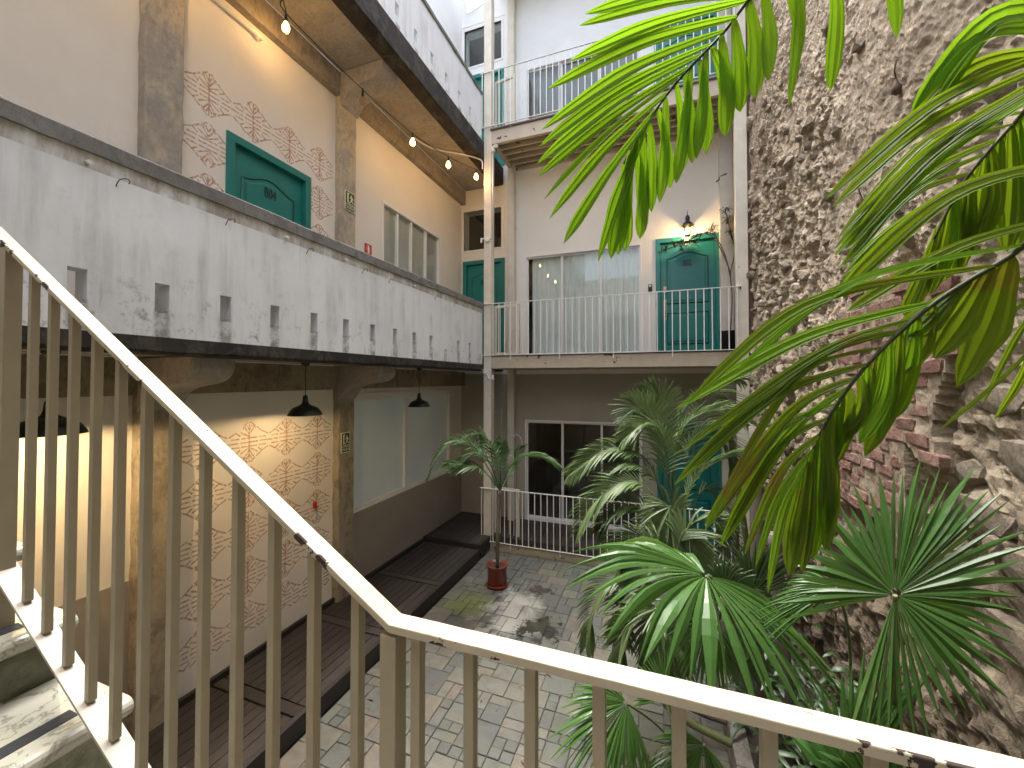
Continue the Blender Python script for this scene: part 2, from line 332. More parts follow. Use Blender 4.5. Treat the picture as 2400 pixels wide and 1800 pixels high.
m_leaf('leaf_pot', (.055, .11, .04), (.09, .16, .06), (.13, .25, .05), rough=.35, tfac=.25)
m_leaf('leaf_dark', (.02, .05, .015), (.035, .07, .02), (.05, .10, .02), rough=.4, tfac=.2)
m_paint('stem_green', (.12, .14, .05), .5); m_paint('rachis', (.035, .045, .015), .6); m_paint('palm_trunk', (.14, .12, .10), .85); m_paint('wood_stem', (.16, .10, .07), .8)
# glass, curtains, lights
def m_glass(name, tint=(.9, .93, .92), ior=1.5):
    N = NT(name); N.n.remove(N.b); g = N.node('ShaderNodeBsdfGlossy'); g.inputs['Roughness'].default_value = .015; t = N.node('ShaderNodeBsdfTransparent'); t.inputs[0].default_value = (*tint, 1)
    f = N.node('ShaderNodeFresnel'); gb = N.node('ShaderNodeNewGeometry'); N.l.new(N.math('ADD', ior, N.math('MULTIPLY', gb.outputs['Backfacing'], 1/ior-ior)), f.inputs[0]); ms = N.node('ShaderNodeMixShader'); N.l.new(f.outputs[0], ms.inputs[0]); N.l.new(t.outputs[0], ms.inputs[1]); N.l.new(g.outputs[0], ms.inputs[2]); N.l.new(ms.outputs[0], N.out.inputs[0]); M[name] = N.m
m_glass('glass', ior=1.5); m_glass('bulb_glass', (.95, .9, .8), 1.3)
N = NT('frosted'); n = N.noise(.9, 5, .6); c = N.mix(N.ramp(n, [(.35, 0.), (.65, 1.)]), (.74, .86, .92), (.82, .92, .95)); M['frosted'] = N.fin(c, .42, N.bump(N.noise(200, 2), .1, .001), spec=.6)
N = NT('curtain'); n = N.noise(3, 6, .6); c = N.mix(n, (.80, .81, .78), (.87, .88, .85)); M['curtain'] = N.fin(c, .9, N.bump(N.noise(60, 3), .2, .003))
N = NT('curtain_grey'); c = N.mix(N.noise(3, 6, .6), (.20, .20, .19), (.28, .28, .26)); M['curtain_grey'] = N.fin(c, .9)
m_plaster('blind', (.62, .60, .53), (.5, .48, .43), .1)
def m_emit(name, col, st):
    N = NT(name); N.set(N.b.inputs['Base Color'], (.8, .6, .3)); N.b.inputs['Emission Color'].default_value = (*col, 1); N.b.inputs['Emission Strength'].default_value = st; M[name] = N.m
m_emit('filament', (1, .55, .16), 16); m_emit('lamp_bulb', (1, .66, .25), 4)
def plight(name, loc, e, col=(1, .64, .32), r=.03, parent=None):
    l = bpy.data.lights.new(name, 'POINT'); l.energy = e; l.color = col; l.shadow_soft_size = r; o = bpy.data.objects.new(name, l); link(o, parent, loc); return o
PL={'FRONDS':[([[0.483,1.274,4.373],[0.404,1.351,4.402],[0.352,1.437,4.45],[0.276,1.495,4.426],[0.197,1.52,4.352],[0.075,1.52,4.246],[-0.009,1.534,4.159],[-0.09,1.549,4.055],[-0.129,1.557,3.991]],[([0.322,1.459,4.433],[0.051,1.422,4.455],[-0.241,1.378,4.443],0.036),([0.295,1.47,4.418],[0.026,1.434,4.434],[-0.264,1.391,4.42],0.036),([0.276,1.495,4.426],[-0.007,1.455,4.396],[-0.302,1.411,4.32],0.04),([0.243,1.505,4.388],[-0.063,1.451,4.336],[-0.377,1.396,4.228],0.044),([0.209,1.514,4.359],[-0.098,1.472,4.263],[-0.411,1.429,4.105],0.046),([0.173,1.523,4.333],[-0.123,1.474,4.213],[-0.42,1.427,4.042],0.04),([0.144,1.523,4.307],[-0.143,1.484,4.171],[-0.434,1.444,3.988],0.044),([0.11,1.522,4.275],[-0.16,1.484,4.13],[-0.431,1.446,3.941],0.044),([0.075,1.52,4.246],[-0.17,1.497,4.077],[-0.414,1.475,3.866],0.044),([0.036,1.528,4.208],[-0.185,1.509,4.022],[-0.399,1.493,3.797],0.042),([-0.009,1.534,4.159],[-0.184,1.527,3.947],[-0.351,1.523,3.704],0.044),([-0.047,1.542,4.111],[-0.142,1.554,3.883],[-0.227,1.57,3.636],0.046),([-0.077,1.542,4.066],[-0.128,1.565,3.861],[-0.181,1.587,3.646],0.05),([-0.103,1.544,4.029],[-0.126,1.582,3.853],[-0.158,1.616,3.667],0.05),([-0.129,1.557,3.991],[-0.122,1.605,3.846],[-0.132,1.647,3.692],0.046),([-0.09,1.549,4.055],[-0.069,1.591,3.924],[-0.061,1.629,3.786],0.04),([-0.062,1.547,4.093],[-0.059,1.584,3.909],[-0.075,1.614,3.718],0.04),([-0.037,1.535,4.121],[-0.028,1.573,3.97],[-0.033,1.607,3.813],0.036),([-0.009,1.534,4.159],[0.02,1.579,4.033],[0.033,1.618,3.898],0.036),([0.019,1.533,4.19],[0.015,1.561,4.016],[-0.004,1.585,3.835],0.04),([0.054,1.524,4.224],[0.073,1.571,4.093],[0.077,1.612,3.952],0.036),([0.082,1.523,4.256],[0.1,1.554,4.11],[0.107,1.581,3.959],0.036),([0.13,1.518,4.285],[0.148,1.549,4.137],[0.151,1.575,3.983],0.044),([0.166,1.51,4.313],[0.211,1.55,4.2],[0.237,1.583,4.078],0.046),([0.103,1.519,4.266],[0.083,1.543,4.079],[0.052,1.562,3.887],0.036),([0.15,1.515,4.303],[0.139,1.53,4.13],[0.118,1.542,3.954],0.036),([0.195,1.509,4.344],[0.213,1.535,4.184],[0.211,1.554,4.02],0.044),([0.233,1.501,4.381],[0.253,1.528,4.239],[0.256,1.548,4.092],0.044),([0.276,1.495,4.426],[0.298,1.511,4.27],[0.295,1.519,4.111],0.05),([0.314,1.477,4.432],[0.331,1.486,4.285],[0.325,1.487,4.138],0.04),([0.386,1.397,4.43],[0.397,1.432,4.23],[0.374,1.454,4.022],0.036),([0.438,1.331,4.406],[0.477,1.392,4.229],[0.474,1.438,4.035],0.034),([0.483,1.274,4.373],[0.573,1.336,4.256],[0.605,1.378,4.11],0.03),([0.352,1.437,4.45],[0.394,1.455,4.325],[0.412,1.465,4.193],0.03)]),([[0.799,1.141,3.534],[0.809,1.231,3.523],[0.798,1.302,3.495],[0.791,1.332,3.479],[0.716,1.326,3.427],[0.647,1.323,3.375],[0.574,1.319,3.303],[0.505,1.316,3.221],[0.462,1.323,3.152],[0.424,1.332,3.076],[0.397,1.345,3.003],[0.378,1.361,2.934]],[([0.798,1.302,3.495],[0.467,1.287,3.421],[0.199,1.3,3.207],0.04),([0.755,1.319,3.456],[0.362,1.282,3.373],[0.07,1.286,3.112],0.04),([0.647,1.323,3.375],[0.361,1.315,3.285],[0.037,1.295,3.094],0.046),([0.61,1.321,3.337],[0.402,1.326,3.25],[0.046,1.28,2.968],0.028),([0.578,1.32,3.307],[0.363,1.328,3.209],[0.032,1.298,2.869],0.044),([0.538,1.317,3.265],[0.34,1.315,3.168],[0.113,1.309,2.739],0.03),([0.505,1.316,3.221],[0.288,1.313,3.126],[0.056,1.306,2.902],0.038),([0.484,1.32,3.186],[0.334,1.336,3.078],[0.115,1.331,2.734],0.038),([0.467,1.325,3.161],[0.324,1.339,3.012],[0.157,1.348,2.686],0.036),([0.449,1.33,3.118],[0.294,1.344,3.01],[0.116,1.353,2.743],0.03),([0.424,1.332,3.076],[0.298,1.341,2.974],[0.173,1.353,2.725],0.034),([0.408,1.338,3.033],[0.316,1.354,2.913],[0.226,1.374,2.662],0.03),([0.392,1.343,2.989],[0.317,1.361,2.85],[0.255,1.385,2.624],0.03),([0.382,1.351,2.954],[0.327,1.371,2.788],[0.29,1.4,2.549],0.028),([0.791,1.332,3.479],[0.772,1.365,3.319],[0.718,1.386,3.161],0.085),([0.757,1.329,3.456],[0.715,1.35,3.323],[0.664,1.367,3.236],0.0675),([0.716,1.326,3.427],[0.68,1.341,3.358],[0.635,1.352,3.291],0.05),([0.701,1.327,3.414],[0.647,1.34,3.344],[0.594,1.332,3.283],0.0516),([0.688,1.327,3.403],[0.641,1.337,3.348],[0.585,1.345,3.297],0.05),([0.644,1.324,3.369],[0.635,1.356,3.255],[0.568,1.361,3.179],0.0507),([0.61,1.321,3.343],[0.608,1.349,3.205],[0.568,1.364,3.072],0.05),([0.589,1.32,3.32],[0.57,1.356,3.171],[0.538,1.353,3.013],0.0411),([0.574,1.319,3.303],[0.571,1.353,3.134],[0.515,1.368,2.972],0.05),([0.553,1.318,3.281],[0.554,1.346,3.125],[0.501,1.359,3.007],0.0425),([0.538,1.317,3.265],[0.517,1.338,3.133],[0.464,1.348,3.006],0.034),([0.521,1.316,3.243],[0.51,1.343,3.129],[0.461,1.344,3.036],0.0316),([0.505,1.316,3.221],[0.509,1.341,3.13],[0.486,1.356,3.041],0.044),([0.489,1.32,3.196],[0.496,1.335,3.098],[0.464,1.352,3.019],0.0399),([0.467,1.325,3.161],[0.464,1.347,3.049],[0.436,1.361,2.938],0.05),([0.453,1.325,3.137],[0.441,1.351,3.024],[0.423,1.368,2.923],0.0442),([0.439,1.326,3.111],[0.44,1.344,3.016],[0.422,1.356,2.921],0.044),([0.43,1.329,3.091],[0.422,1.337,2.933],[0.436,1.377,2.782],0.0415),([0.424,1.332,3.076],[0.437,1.362,2.891],[0.428,1.384,2.7],0.05),([0.415,1.334,3.052],[0.422,1.342,2.881],[0.429,1.397,2.699],0.0468),([0.403,1.336,3.022],[0.407,1.357,2.851],[0.395,1.372,2.676],0.04),([0.398,1.338,3.007],[0.39,1.377,2.846],[0.381,1.391,2.664],0.0402),([0.39,1.342,2.986],[0.386,1.361,2.812],[0.369,1.374,2.635],0.04),([0.384,1.351,2.962],[0.362,1.362,2.782],[0.35,1.392,2.622],0.0401),([0.378,1.361,2.934],[0.361,1.368,2.778],[0.338,1.374,2.621],0.06)]),([[0.989,1.362,4.01],[0.989,1.469,4.009],[0.968,1.569,3.94],[0.927,1.587,3.882],[0.862,1.586,3.793],[0.828,1.607,3.717],[0.791,1.617,3.614]],[([1.001,1.42,4.022],[0.725,1.452,3.95],[0.476,1.498,3.735],0.046),([0.995,1.448,4.011],[0.725,1.491,3.908],[0.498,1.507,3.713],0.0417),([0.986,1.489,3.996],[0.757,1.519,3.86],[0.55,1.559,3.634],0.046),([0.987,1.513,3.987],[0.736,1.512,3.822],[0.541,1.54,3.588],0.0443),([0.988,1.543,3.976],[0.749,1.544,3.805],[0.513,1.547,3.571],0.05),([0.979,1.555,3.96],[0.773,1.537,3.847],[0.528,1.544,3.615],0.0368),([0.968,1.569,3.94],[0.759,1.562,3.896],[0.523,1.549,3.625],0.03),([0.95,1.577,3.914],[0.746,1.553,3.841],[0.524,1.579,3.602],0.0324),([0.927,1.587,3.882],[0.737,1.583,3.78],[0.547,1.581,3.544],0.04),([0.901,1.587,3.846],[0.719,1.574,3.749],[0.541,1.597,3.543],0.0284),([0.862,1.586,3.793],[0.718,1.587,3.733],[0.558,1.585,3.577],0.03),([0.849,1.594,3.761],[0.697,1.612,3.664],[0.556,1.598,3.519],0.0335),([0.84,1.6,3.739],[0.678,1.596,3.621],[0.528,1.597,3.458],0.038),([0.989,1.362,4.01],[0.832,1.435,4.119],[0.702,1.524,3.925],0.08),([0.985,1.398,4.009],[0.807,1.44,4.085],[0.689,1.531,3.9],0.0675),([0.981,1.434,4.007],[0.815,1.468,4.021],[0.643,1.503,3.887],0.06),([0.968,1.569,3.94],[1.008,1.614,3.773],[1.032,1.653,3.597],0.05),([0.958,1.577,3.925],[0.994,1.631,3.757],[1.007,1.661,3.57],0.0515),([0.95,1.584,3.913],[0.972,1.622,3.742],[0.976,1.654,3.565],0.05),([0.936,1.586,3.895],[0.93,1.635,3.762],[0.947,1.622,3.604],0.0416),([0.927,1.587,3.882],[0.929,1.612,3.744],[0.916,1.631,3.604],0.05),([0.909,1.587,3.856],[0.918,1.598,3.708],[0.905,1.641,3.595],0.049),([0.896,1.587,3.838],[0.899,1.618,3.706],[0.888,1.643,3.572],0.045),([0.881,1.587,3.818],[0.868,1.638,3.664],[0.896,1.635,3.558],0.0448),([0.862,1.586,3.793],[0.874,1.625,3.655],[0.871,1.659,3.512],0.045),([0.849,1.594,3.762],[0.86,1.647,3.621],[0.861,1.659,3.515],0.0422),([0.84,1.6,3.739],[0.847,1.637,3.616],[0.841,1.67,3.49],0.04),([0.834,1.603,3.728],[0.834,1.616,3.582],[0.823,1.662,3.484],0.0381),([0.828,1.607,3.717],[0.819,1.633,3.584],[0.796,1.654,3.449],0.04),([0.817,1.613,3.69],[0.802,1.649,3.564],[0.765,1.673,3.447],0.0329),([0.803,1.621,3.654],[0.793,1.646,3.534],[0.77,1.666,3.413],0.04),([0.797,1.619,3.634],[0.775,1.653,3.509],[0.74,1.659,3.417],0.033),([0.791,1.617,3.614],[0.767,1.637,3.5],[0.731,1.653,3.385],0.04)]),([[0.909,1.183,3.492],[0.948,1.358,3.47],[1.01,1.541,3.469],[1.031,1.656,3.42]],[([0.953,1.302,3.682],[0.723,1.404,3.655],[0.5,1.513,3.43],0.055),([0.952,1.304,3.568],[0.726,1.382,3.517],[0.515,1.466,3.382],0.04),([0.998,1.429,3.485],[0.889,1.523,3.429],[0.777,1.617,3.351],0.02),([1.013,1.521,3.464],[0.955,1.608,3.366],[0.87,1.687,3.193],0.018),([1.01,1.541,3.446],[0.994,1.645,3.306],[0.963,1.744,3.098],0.02),([1.022,1.599,3.434],[1.026,1.685,3.206],[0.998,1.758,3.05],0.022),([0.948,1.358,3.47],[0.943,1.547,3.239],[0.831,1.697,3.016],0.014)])],'ARECA':[([[0.123,4.457,1.281],[0.087,4.43,1.929],[-0.03,4.373,2.619],[-0.13,4.331,2.835],[-0.251,4.285,2.9],[-0.312,4.264,2.852]],0.34,'up'),([[0.15,4.682,1.189],[0.092,4.644,2.003],[0.16,4.655,2.682],[0.332,4.712,2.999],[0.587,4.806,3.022],[0.756,4.872,2.841]],0.36,'b'),([[0.098,4.232,1.374],[-0.032,4.169,2.113],[-0.161,4.115,2.429],[-0.391,4.028,2.523],[-0.557,3.967,2.482],[-0.696,3.918,2.38],[-0.836,3.869,2.269]],0.3,'arch'),([[0.114,4.131,1.42],[0.024,4.085,2.02],[-0.113,4.029,2.304],[-0.27,3.969,2.4],[-0.382,3.927,2.376],[-0.537,3.873,2.22]],0.28,'arch'),([[0.108,3.914,1.475],[0.04,3.879,1.93],[-0.15,3.803,2.237],[-0.321,3.739,2.271],[-0.474,3.684,2.18],[-0.603,3.639,2.043],[-0.696,3.609,1.854]],0.32,'arch'),([[0.133,4.138,1.38],[0.154,4.137,1.86],[0.292,4.18,2.24],[0.466,4.241,2.4],[0.635,4.302,2.46],[0.74,4.342,2.42]],0.34,'arch'),([[0.139,4.356,1.286],[0.086,4.317,2.212],[0.188,4.346,2.675],[0.347,4.401,2.835],[0.545,4.474,2.873],[0.781,4.563,2.759]],0.32,'arch'),([[0.119,3.703,1.57],[0.104,3.691,1.892],[0.072,3.674,2.107],[0.028,3.659,2.071],[0.013,3.657,1.91],[0.019,3.663,1.713]],0.3,'face'),([[0.114,3.596,1.478],[0.0,3.554,1.496],[-0.182,3.485,1.565],[-0.344,3.424,1.586],[-0.476,3.378,1.468],[-0.552,3.354,1.27],[-0.596,3.343,1.02]],0.26,'arch'),([[0.111,3.487,1.53],[-0.016,3.441,1.496],[-0.158,3.388,1.543],[-0.281,3.344,1.462],[-0.314,3.335,1.294],[-0.265,3.357,1.092]],0.26,'arch'),([[0.104,3.269,1.633],[0.015,3.238,1.57],[-0.075,3.207,1.443],[-0.047,3.221,1.254],[-0.025,3.234,1.033]],0.28,'face'),([[0.138,3.39,1.581],[0.107,3.38,1.483],[0.059,3.367,1.255],[0.073,3.378,0.994]],0.28,'face'),([[0.251,3.325,1.57],[0.399,3.381,1.507],[0.502,3.422,1.38],[0.56,3.447,1.191],[0.591,3.462,1.017]],0.26,'face'),([[0.197,4.808,1.096],[0.074,4.74,2.208],[-0.097,4.667,2.671],[-0.227,4.62,2.624],[-0.316,4.592,2.393]],0.3,'b'),([[0.179,4.371,1.286],[0.302,4.402,1.959],[0.421,4.444,2.085],[0.539,4.491,1.917],[0.576,4.511,1.622]],0.28,'arch'),([[0.136,4.247,1.333],[0.025,4.193,1.99],[0.028,4.184,2.482],[-0.047,4.151,2.729],[-0.201,4.094,2.729],[-0.348,4.042,2.605]],0.32,'arch'),([[0.136,4.247,1.333],[0.18,4.247,2.113],[0.26,4.268,2.564],[0.415,4.322,2.687],[0.568,4.382,2.564],[0.643,4.415,2.318]],0.32,'arch'),([[0.15,4.683,1.144],[0.115,4.648,2.23],[0.034,4.605,2.863],[-0.05,4.571,2.999],[-0.198,4.515,3.044]],0.34,'up'),([[0.122,3.812,1.522],[0.193,3.831,1.854],[0.298,3.868,1.964],[0.436,3.919,1.928],[0.538,3.962,1.707]],0.3,'arch'),([[0.115,3.595,1.548],[0.019,3.554,1.791],[-0.111,3.504,1.895],[-0.242,3.457,1.86],[-0.341,3.424,1.687]],0.3,'arch'),([[0.115,3.595,1.548],[0.116,3.59,1.826],[0.183,3.612,1.964],[0.214,3.627,1.791],[0.229,3.637,1.548]],0.3,'face'),([[0.125,3.922,1.399],[-0.014,3.861,1.854],[-0.191,3.792,2.043],[-0.368,3.726,2.043],[-0.512,3.677,1.854]],0.32,'arch'),([[0.197,4.808,1.096],[0.291,4.82,2.208],[0.427,4.854,2.995],[0.602,4.914,3.226],[0.819,4.995,3.18]],0.34,'b'),([[0.103,3.27,1.57],[0.014,3.239,1.507],[-0.164,3.174,1.475],[-0.284,3.133,1.286],[-0.315,3.126,1.065]],0.28,'arch'),([[0.199,3.413,1.516],[0.321,3.458,1.581],[0.444,3.503,1.549],[0.534,3.54,1.386]],0.28,'arch'),([[0.111,3.487,1.53],[0.049,3.461,1.698],[-0.078,3.414,1.732],[-0.173,3.38,1.631],[-0.206,3.373,1.395]],0.28,'face')],'POTP':[([[-2.052,5.084,1.689],[-2.222,5.014,2.033],[-2.381,4.949,2.291],[-2.569,4.878,2.377],[-2.785,4.801,2.234],[-2.949,4.748,1.889]],0.36),([[-1.995,4.944,1.73],[-2.108,4.895,2.064],[-2.238,4.844,2.232],[-2.395,4.787,2.176],[-2.537,4.736,2.109]],0.28),([[-2.146,5.317,1.62],[-2.239,5.274,2.04],[-2.321,5.237,2.34],[-2.489,5.173,2.43],[-2.687,5.103,2.28]],0.32),([[-2.022,5.041,1.702],[-1.908,5.077,2.015],[-1.747,5.133,2.157],[-1.534,5.212,2.168],[-1.295,5.303,2.032]],0.34),([[-2.097,5.228,1.648],[-2.061,5.232,2.06],[-2.071,5.225,2.237],[-2.103,5.211,2.355]],0.15),([[-2.06,5.134,1.675],[-2.132,5.097,2.196],[-2.24,5.054,2.341],[-2.304,5.028,2.428]],0.2),([[-2.135,5.321,1.62],[-1.986,5.37,1.92],[-1.9,5.397,2.16],[-1.86,5.41,2.22]],0.22),([[-1.958,4.85,1.757],[-2.171,4.766,2.031],[-2.376,4.689,2.085],[-2.582,4.612,2.113]],0.3)],'POTTRUNK':[[-2.088,5.113,0.635],[-2.097,5.104,0.935],[-2.076,5.082,1.345],[-2.052,5.084,1.689]],'SPEAR':[[-2.052,5.084,1.689],[-2.032,5.079,2.262],[-2.023,5.072,2.778]],'FANS':[([0.75,1.786,2.436],[0.105,0.136,0.452],[0.341,-0.015,0.102],-97,198,48,0.02,[[0.75,1.786,2.436],[0.808,1.92,2.122],[0.978,2.429,1.16]]),([0.203,2.282,2.188],[-0.667,-0.2,0.329],[-0.045,-0.388,-0.099],-75,222,38,0.24,[[0.203,2.282,2.188],[0.341,2.391,1.964],[0.552,2.694,1.365],[0.67,2.968,0.523]]),([0.222,2.239,1.997],[-0.212,-0.081,0.11],[-0.084,-0.133,-0.237],-40,160,26,0.05,[[0.222,2.239,1.997],[0.36,2.403,1.699],[0.574,2.819,0.881]]),([-0.191,2.311,1.425],[-0.362,-0.241,0.053],[-0.023,-0.216,-0.245],-60,120,30,0.08,[[-0.191,2.311,1.425],[0.006,2.496,1.171],[0.349,2.85,0.523]]),([0.183,2.237,1.38],[-0.292,-0.214,0.0],[-0.012,-0.106,-0.22],-50,130,26,0.06,[[0.183,2.237,1.38],[0.416,2.548,0.841]]),([0.76,2.327,2.204],[-0.336,-0.015,-0.097],[-0.131,-0.097,-0.212],-50,60,18,0.04,[[0.76,2.327,2.204],[0.857,2.476,1.896],[0.96,2.744,1.073]]),([0.674,1.989,1.563],[0.049,0.061,0.48],[0.322,0.005,0.338],-45,60,15,0.0,[[0.674,1.989,1.563],[0.765,2.246,1.077]]),([0.743,1.906,1.617],[-0.057,-0.028,0.379],[0.227,-0.025,0.134],-70,80,24,0.04,[[0.743,1.906,1.617],[0.791,2.037,1.311]]),([0.566,3.226,1.677],[0.059,0.012,0.472],[0.354,0.022,0.111],-80,80,24,0.06,[[0.566,3.226,1.677],[0.64,3.374,1.013]]),([0.333,2.817,1.838],[0.027,0.003,0.342],[0.247,-0.017,0.079],-90,80,24,0.08,[[0.333,2.817,1.838],[0.471,2.987,1.237]]),([0.009,2.926,1.049],[-0.164,0.041,0.245],[0.161,0.055,0.227],-60,60,20,0.03,[[0.009,2.926,1.049],[0.116,3.084,0.498]]),([-0.116,2.134,1.054],[0.121,0.037,0.358],[0.277,0.101,0.042],-80,60,20,0.03,[[-0.116,2.134,1.054],[0.084,2.321,0.727]])],'STEMS':[([[0.816,5.26,0.614],[0.79,5.233,1.437],[0.827,5.23,2.26]],0.022),([[0.781,3.974,0.282],[0.739,3.933,1.534],[0.752,4.019,2.775]],0.05),([[1.008,4.921,-0.179],[0.809,5.021,1.744],[0.643,4.936,2.902]],0.03),([[0.867,3.572,0.623],[0.813,3.536,1.412],[0.773,3.508,2.043]],0.045),([[0.154,3.954,0.338],[0.122,3.931,0.869],[0.122,4.027,1.428]],0.035),([[0.01,3.685,0.461],[0.066,3.803,0.933],[0.108,3.915,1.437]],0.03)],'OLE':{'stems':[[[1.106,7.8,4.021],[1.137,7.8,4.569],[1.116,7.8,5.012],[1.184,7.8,5.373],[1.122,7.8,5.749],[1.06,7.8,6.054]],[[1.115,7.8,4.938],[1.04,7.8,5.315],[0.91,7.8,5.627],[0.743,7.8,5.76],[0.363,7.8,5.617],[0.005,7.8,5.518]],[[1.17,7.8,5.301],[1.269,7.8,5.51],[1.187,7.8,5.704]],[[1.116,7.8,5.012],[0.975,7.8,5.433],[0.777,7.8,5.733],[0.503,7.8,5.73]]],'tufts':[[1.047,7.8,6.13],[0.858,7.8,5.82],[1.189,7.8,5.961],[1.122,7.8,5.712],[0.811,7.8,5.752],[0.641,7.8,5.72],[0.503,7.8,5.676],[0.363,7.8,5.647],[0.221,7.8,5.595],[0.041,7.8,5.514],[0.362,7.8,5.54],[0.571,7.8,5.577],[1.186,7.8,5.593],[1.078,7.8,5.94]]}}
# ================================================================== STRUCTURE
XW, YE, XP, XS = -4.23, 8.15, -3.2, 1.30      # left wall face, end wall face, parapet face, rubble wall face
L2, L3 = 3.635, 7.70
fnX = lambda x0: (lambda u, z, d: (x0-d, u, z))       # wall facing +X
fnY = lambda y0: (lambda u, z, d: (u, y0+d, z))       # wall facing -Y
tag(MB().box(-60, 60, -60, 60, -.30, -.28).build('ground', M['earth']), kind='structure')
# courtyard floor of broken-size slates
floor = MB().box(-3.035, 1.5, .2, 7.05, -.2, -.012).build('courtyard_floor', M['grout']); tag(floor, kind='structure')
U = .108; gx0, gy0 = -3.03, .6; nx, ny = 41, 59
occ = [[False]*ny for _ in range(nx)]; rects = []
rt = random.Random(11)
sizes = [(2, 2), (2, 2), (3, 2), (2, 3), (2, 1), (1, 2), (1, 1), (3, 3), (2, 1), (1, 2), (1, 1)]
for i in range(nx):
    for j in range(ny):
        if occ[i][j]: continue
        opts = sizes[:]; rt.shuffle(opts); opts.append((1, 1))
        for a, b in opts:
            if i+a <= nx and j+b <= ny and all(not occ[i+p][j+q] for p in range(a) for q in range(b)):
                for p in range(a):
                    for q in range(b): occ[i+p][j+q] = True
                rects.append((i, j, a, b)); break
def tile_mb(mb, i, j, a, b):
    g = .0035; x0 = gx0+i*U+g; x1 = gx0+(i+a)*U-g; y0 = gy0+j*U+g; y1 = gy0+(j+b)*U-g; z = rt.uniform(-.003, .004); q = .004
    jx = lambda: rt.uniform(-.003, .003)
    bt = [(x0+jx(), y0+jx()), (x1+jx(), y0+jx()), (x1+jx(), y1+jx()), (x0+jx(), y1+jx())]
    cx, cy = (x0+x1)/2, (y0+y1)/2
    tx, ty = rt.uniform(-.006, .006), rt.uniform(-.006, .006)
    vs = [(x, y, -.02) for x, y in bt]+[(x, y, z-q+(x-cx)*tx+(y-cy)*ty) for x, y in bt]+[(x+(q if x < cx else -q), y+(q if y < cy else -q), z+(x-cx)*tx+(y-cy)*ty) for x, y in bt]
    mb.add(vs, [(0,1,5,4),(1,2,6,5),(2,3,7,6),(3,0,4,7),(4,5,9,8),(5,6,10,9),(6,7,11,10),(7,4,8,11),(8,9,10,11)])
def tscore(r):
    x = gx0+(r[0]+r[2]/2)*U; y = gy0+(r[1]+r[3]/2)*U; vis = 1 if (y > 1.9 and x < .62 and x < 1.3-(0 if y > 3.4 else (3.4-y)*.6)) else .02
    return r[2]*r[3]*vis/(x*x+y*y+9)
rects.sort(key=tscore, reverse=True)
for r in rects[:290]:
    mb = MB(); tile_mb(mb, *r); mb.build('tile', M['slate'], floor)
mb = MB()
for r in rects[290:]: tile_mb(mb, *r)
tag(mb.build('tile', M['slate'], floor), kind='stuff')

# ---------------------------------------------------------------- left gallery building wall
lw = thing('gallery_wall', 'long cream plastered gallery wall on the left with stencilled diamond bands and green door', 'wall', (XW, 3.5, 0))
def part(mb, name, mat, parent=lw, bevel=0, label=None, mats=None):
    o = mb.build(name, M[mat] if isinstance(mat, str) else mat, parent, bevel, mats=mats)
    if label: o['label'] = label
    return o
bays = [(-1.6, 2.12), (2.42, 4.37), (4.67, 8.15)]
B04 = (2.874, 3.947, L2, 5.775); LW2 = (5.37, 7.2, 3.95, 6.10); FR = (4.74, 7.56, 1.25, 2.90)
mb = MB(); wall_holes(mb, fnX(XW), -1.6, 8.15, 0, 3.05, .25, [FR]); part(mb, 'lower_wall', 'wall_white')
mb = MB(); wall_holes(mb, fnX(XW), -1.6, 8.15, 3.36, 7.12, .25, [B04, LW2]); part(mb, 'middle_wall', 'wall_white')
mb = MB(); wall_holes(mb, fnX(XW), -1.6, 8.15, 7.42, 13.5, .25, []); part(mb, 'upper_wall', 'wall_upper')
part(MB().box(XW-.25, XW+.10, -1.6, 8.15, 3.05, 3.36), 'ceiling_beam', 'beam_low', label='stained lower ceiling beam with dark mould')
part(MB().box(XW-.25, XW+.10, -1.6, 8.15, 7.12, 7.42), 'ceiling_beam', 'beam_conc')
mb = MB(); mb.box(XW, XW+.012, -1.6, 2.12, .15, 1.49); part(mb, 'dado', 'dado_grey', label='grey-brown painted band below the lit cream wall')
mb = MB(); mb.box(XW, XW+.012, 4.67, 8.145, .15, 1.235); part(mb, 'dado', 'dado_grey', label='grey-brown painted band under the frosted window')
def wobble_pillar(y0, y1, z0, z1, mat, seed):
    rr_ = random.Random(seed); mb = MB(); n = 40; x1 = XW+.10; rows = []
    for k in range(n+1):
        z = z0+(z1-z0)*k/n; a = mn.noise(Vector((seed, 0, z*5)))*.012; b = mn.noise(Vector((seed, 9, z*5)))*.012; c = mn.noise(Vector((seed, 5, z*3)))*.008
        rows.append([(XW-.02, y0+a, z), (x1+c-.012, y0+a, z), (x1+c, y0+.012+a, z), (x1+c, y1-.012+b, z), (x1+c-.012, y1+b, z), (XW-.02, y1+b, z)])
    vs = [p for r in rows for p in r]; fs = [(k*6+i, k*6+i+1, (k+1)*6+i+1, (k+1)*6+i) for k in range(n) for i in range(5)]
    return mb.add(vs, fs)
for y0, y1 in ((2.12, 2.42), (4.37, 4.67)):
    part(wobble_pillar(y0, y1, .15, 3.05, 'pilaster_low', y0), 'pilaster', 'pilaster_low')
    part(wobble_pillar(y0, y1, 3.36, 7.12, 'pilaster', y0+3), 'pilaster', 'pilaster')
def corbel(y0, y1, dz):
    prof = [(XW+.09, 2.90), (-4.09, 2.95), (-4.05, 3.02), (-3.99, 3.07), (-3.9, 3.105), (-3.8, 3.125), (-3.68, 3.14), (-3.58, 3.155), (-3.51, 3.18), (-3.465, 3.22), (-3.44, 3.27), (-3.43, 3.365), (XW+.09, 3.365)]
    mb = MB(); mb.prism([(x, z+dz) for x, z in prof], lambda u, z, d: (u, d, z), y0, y1); return mb
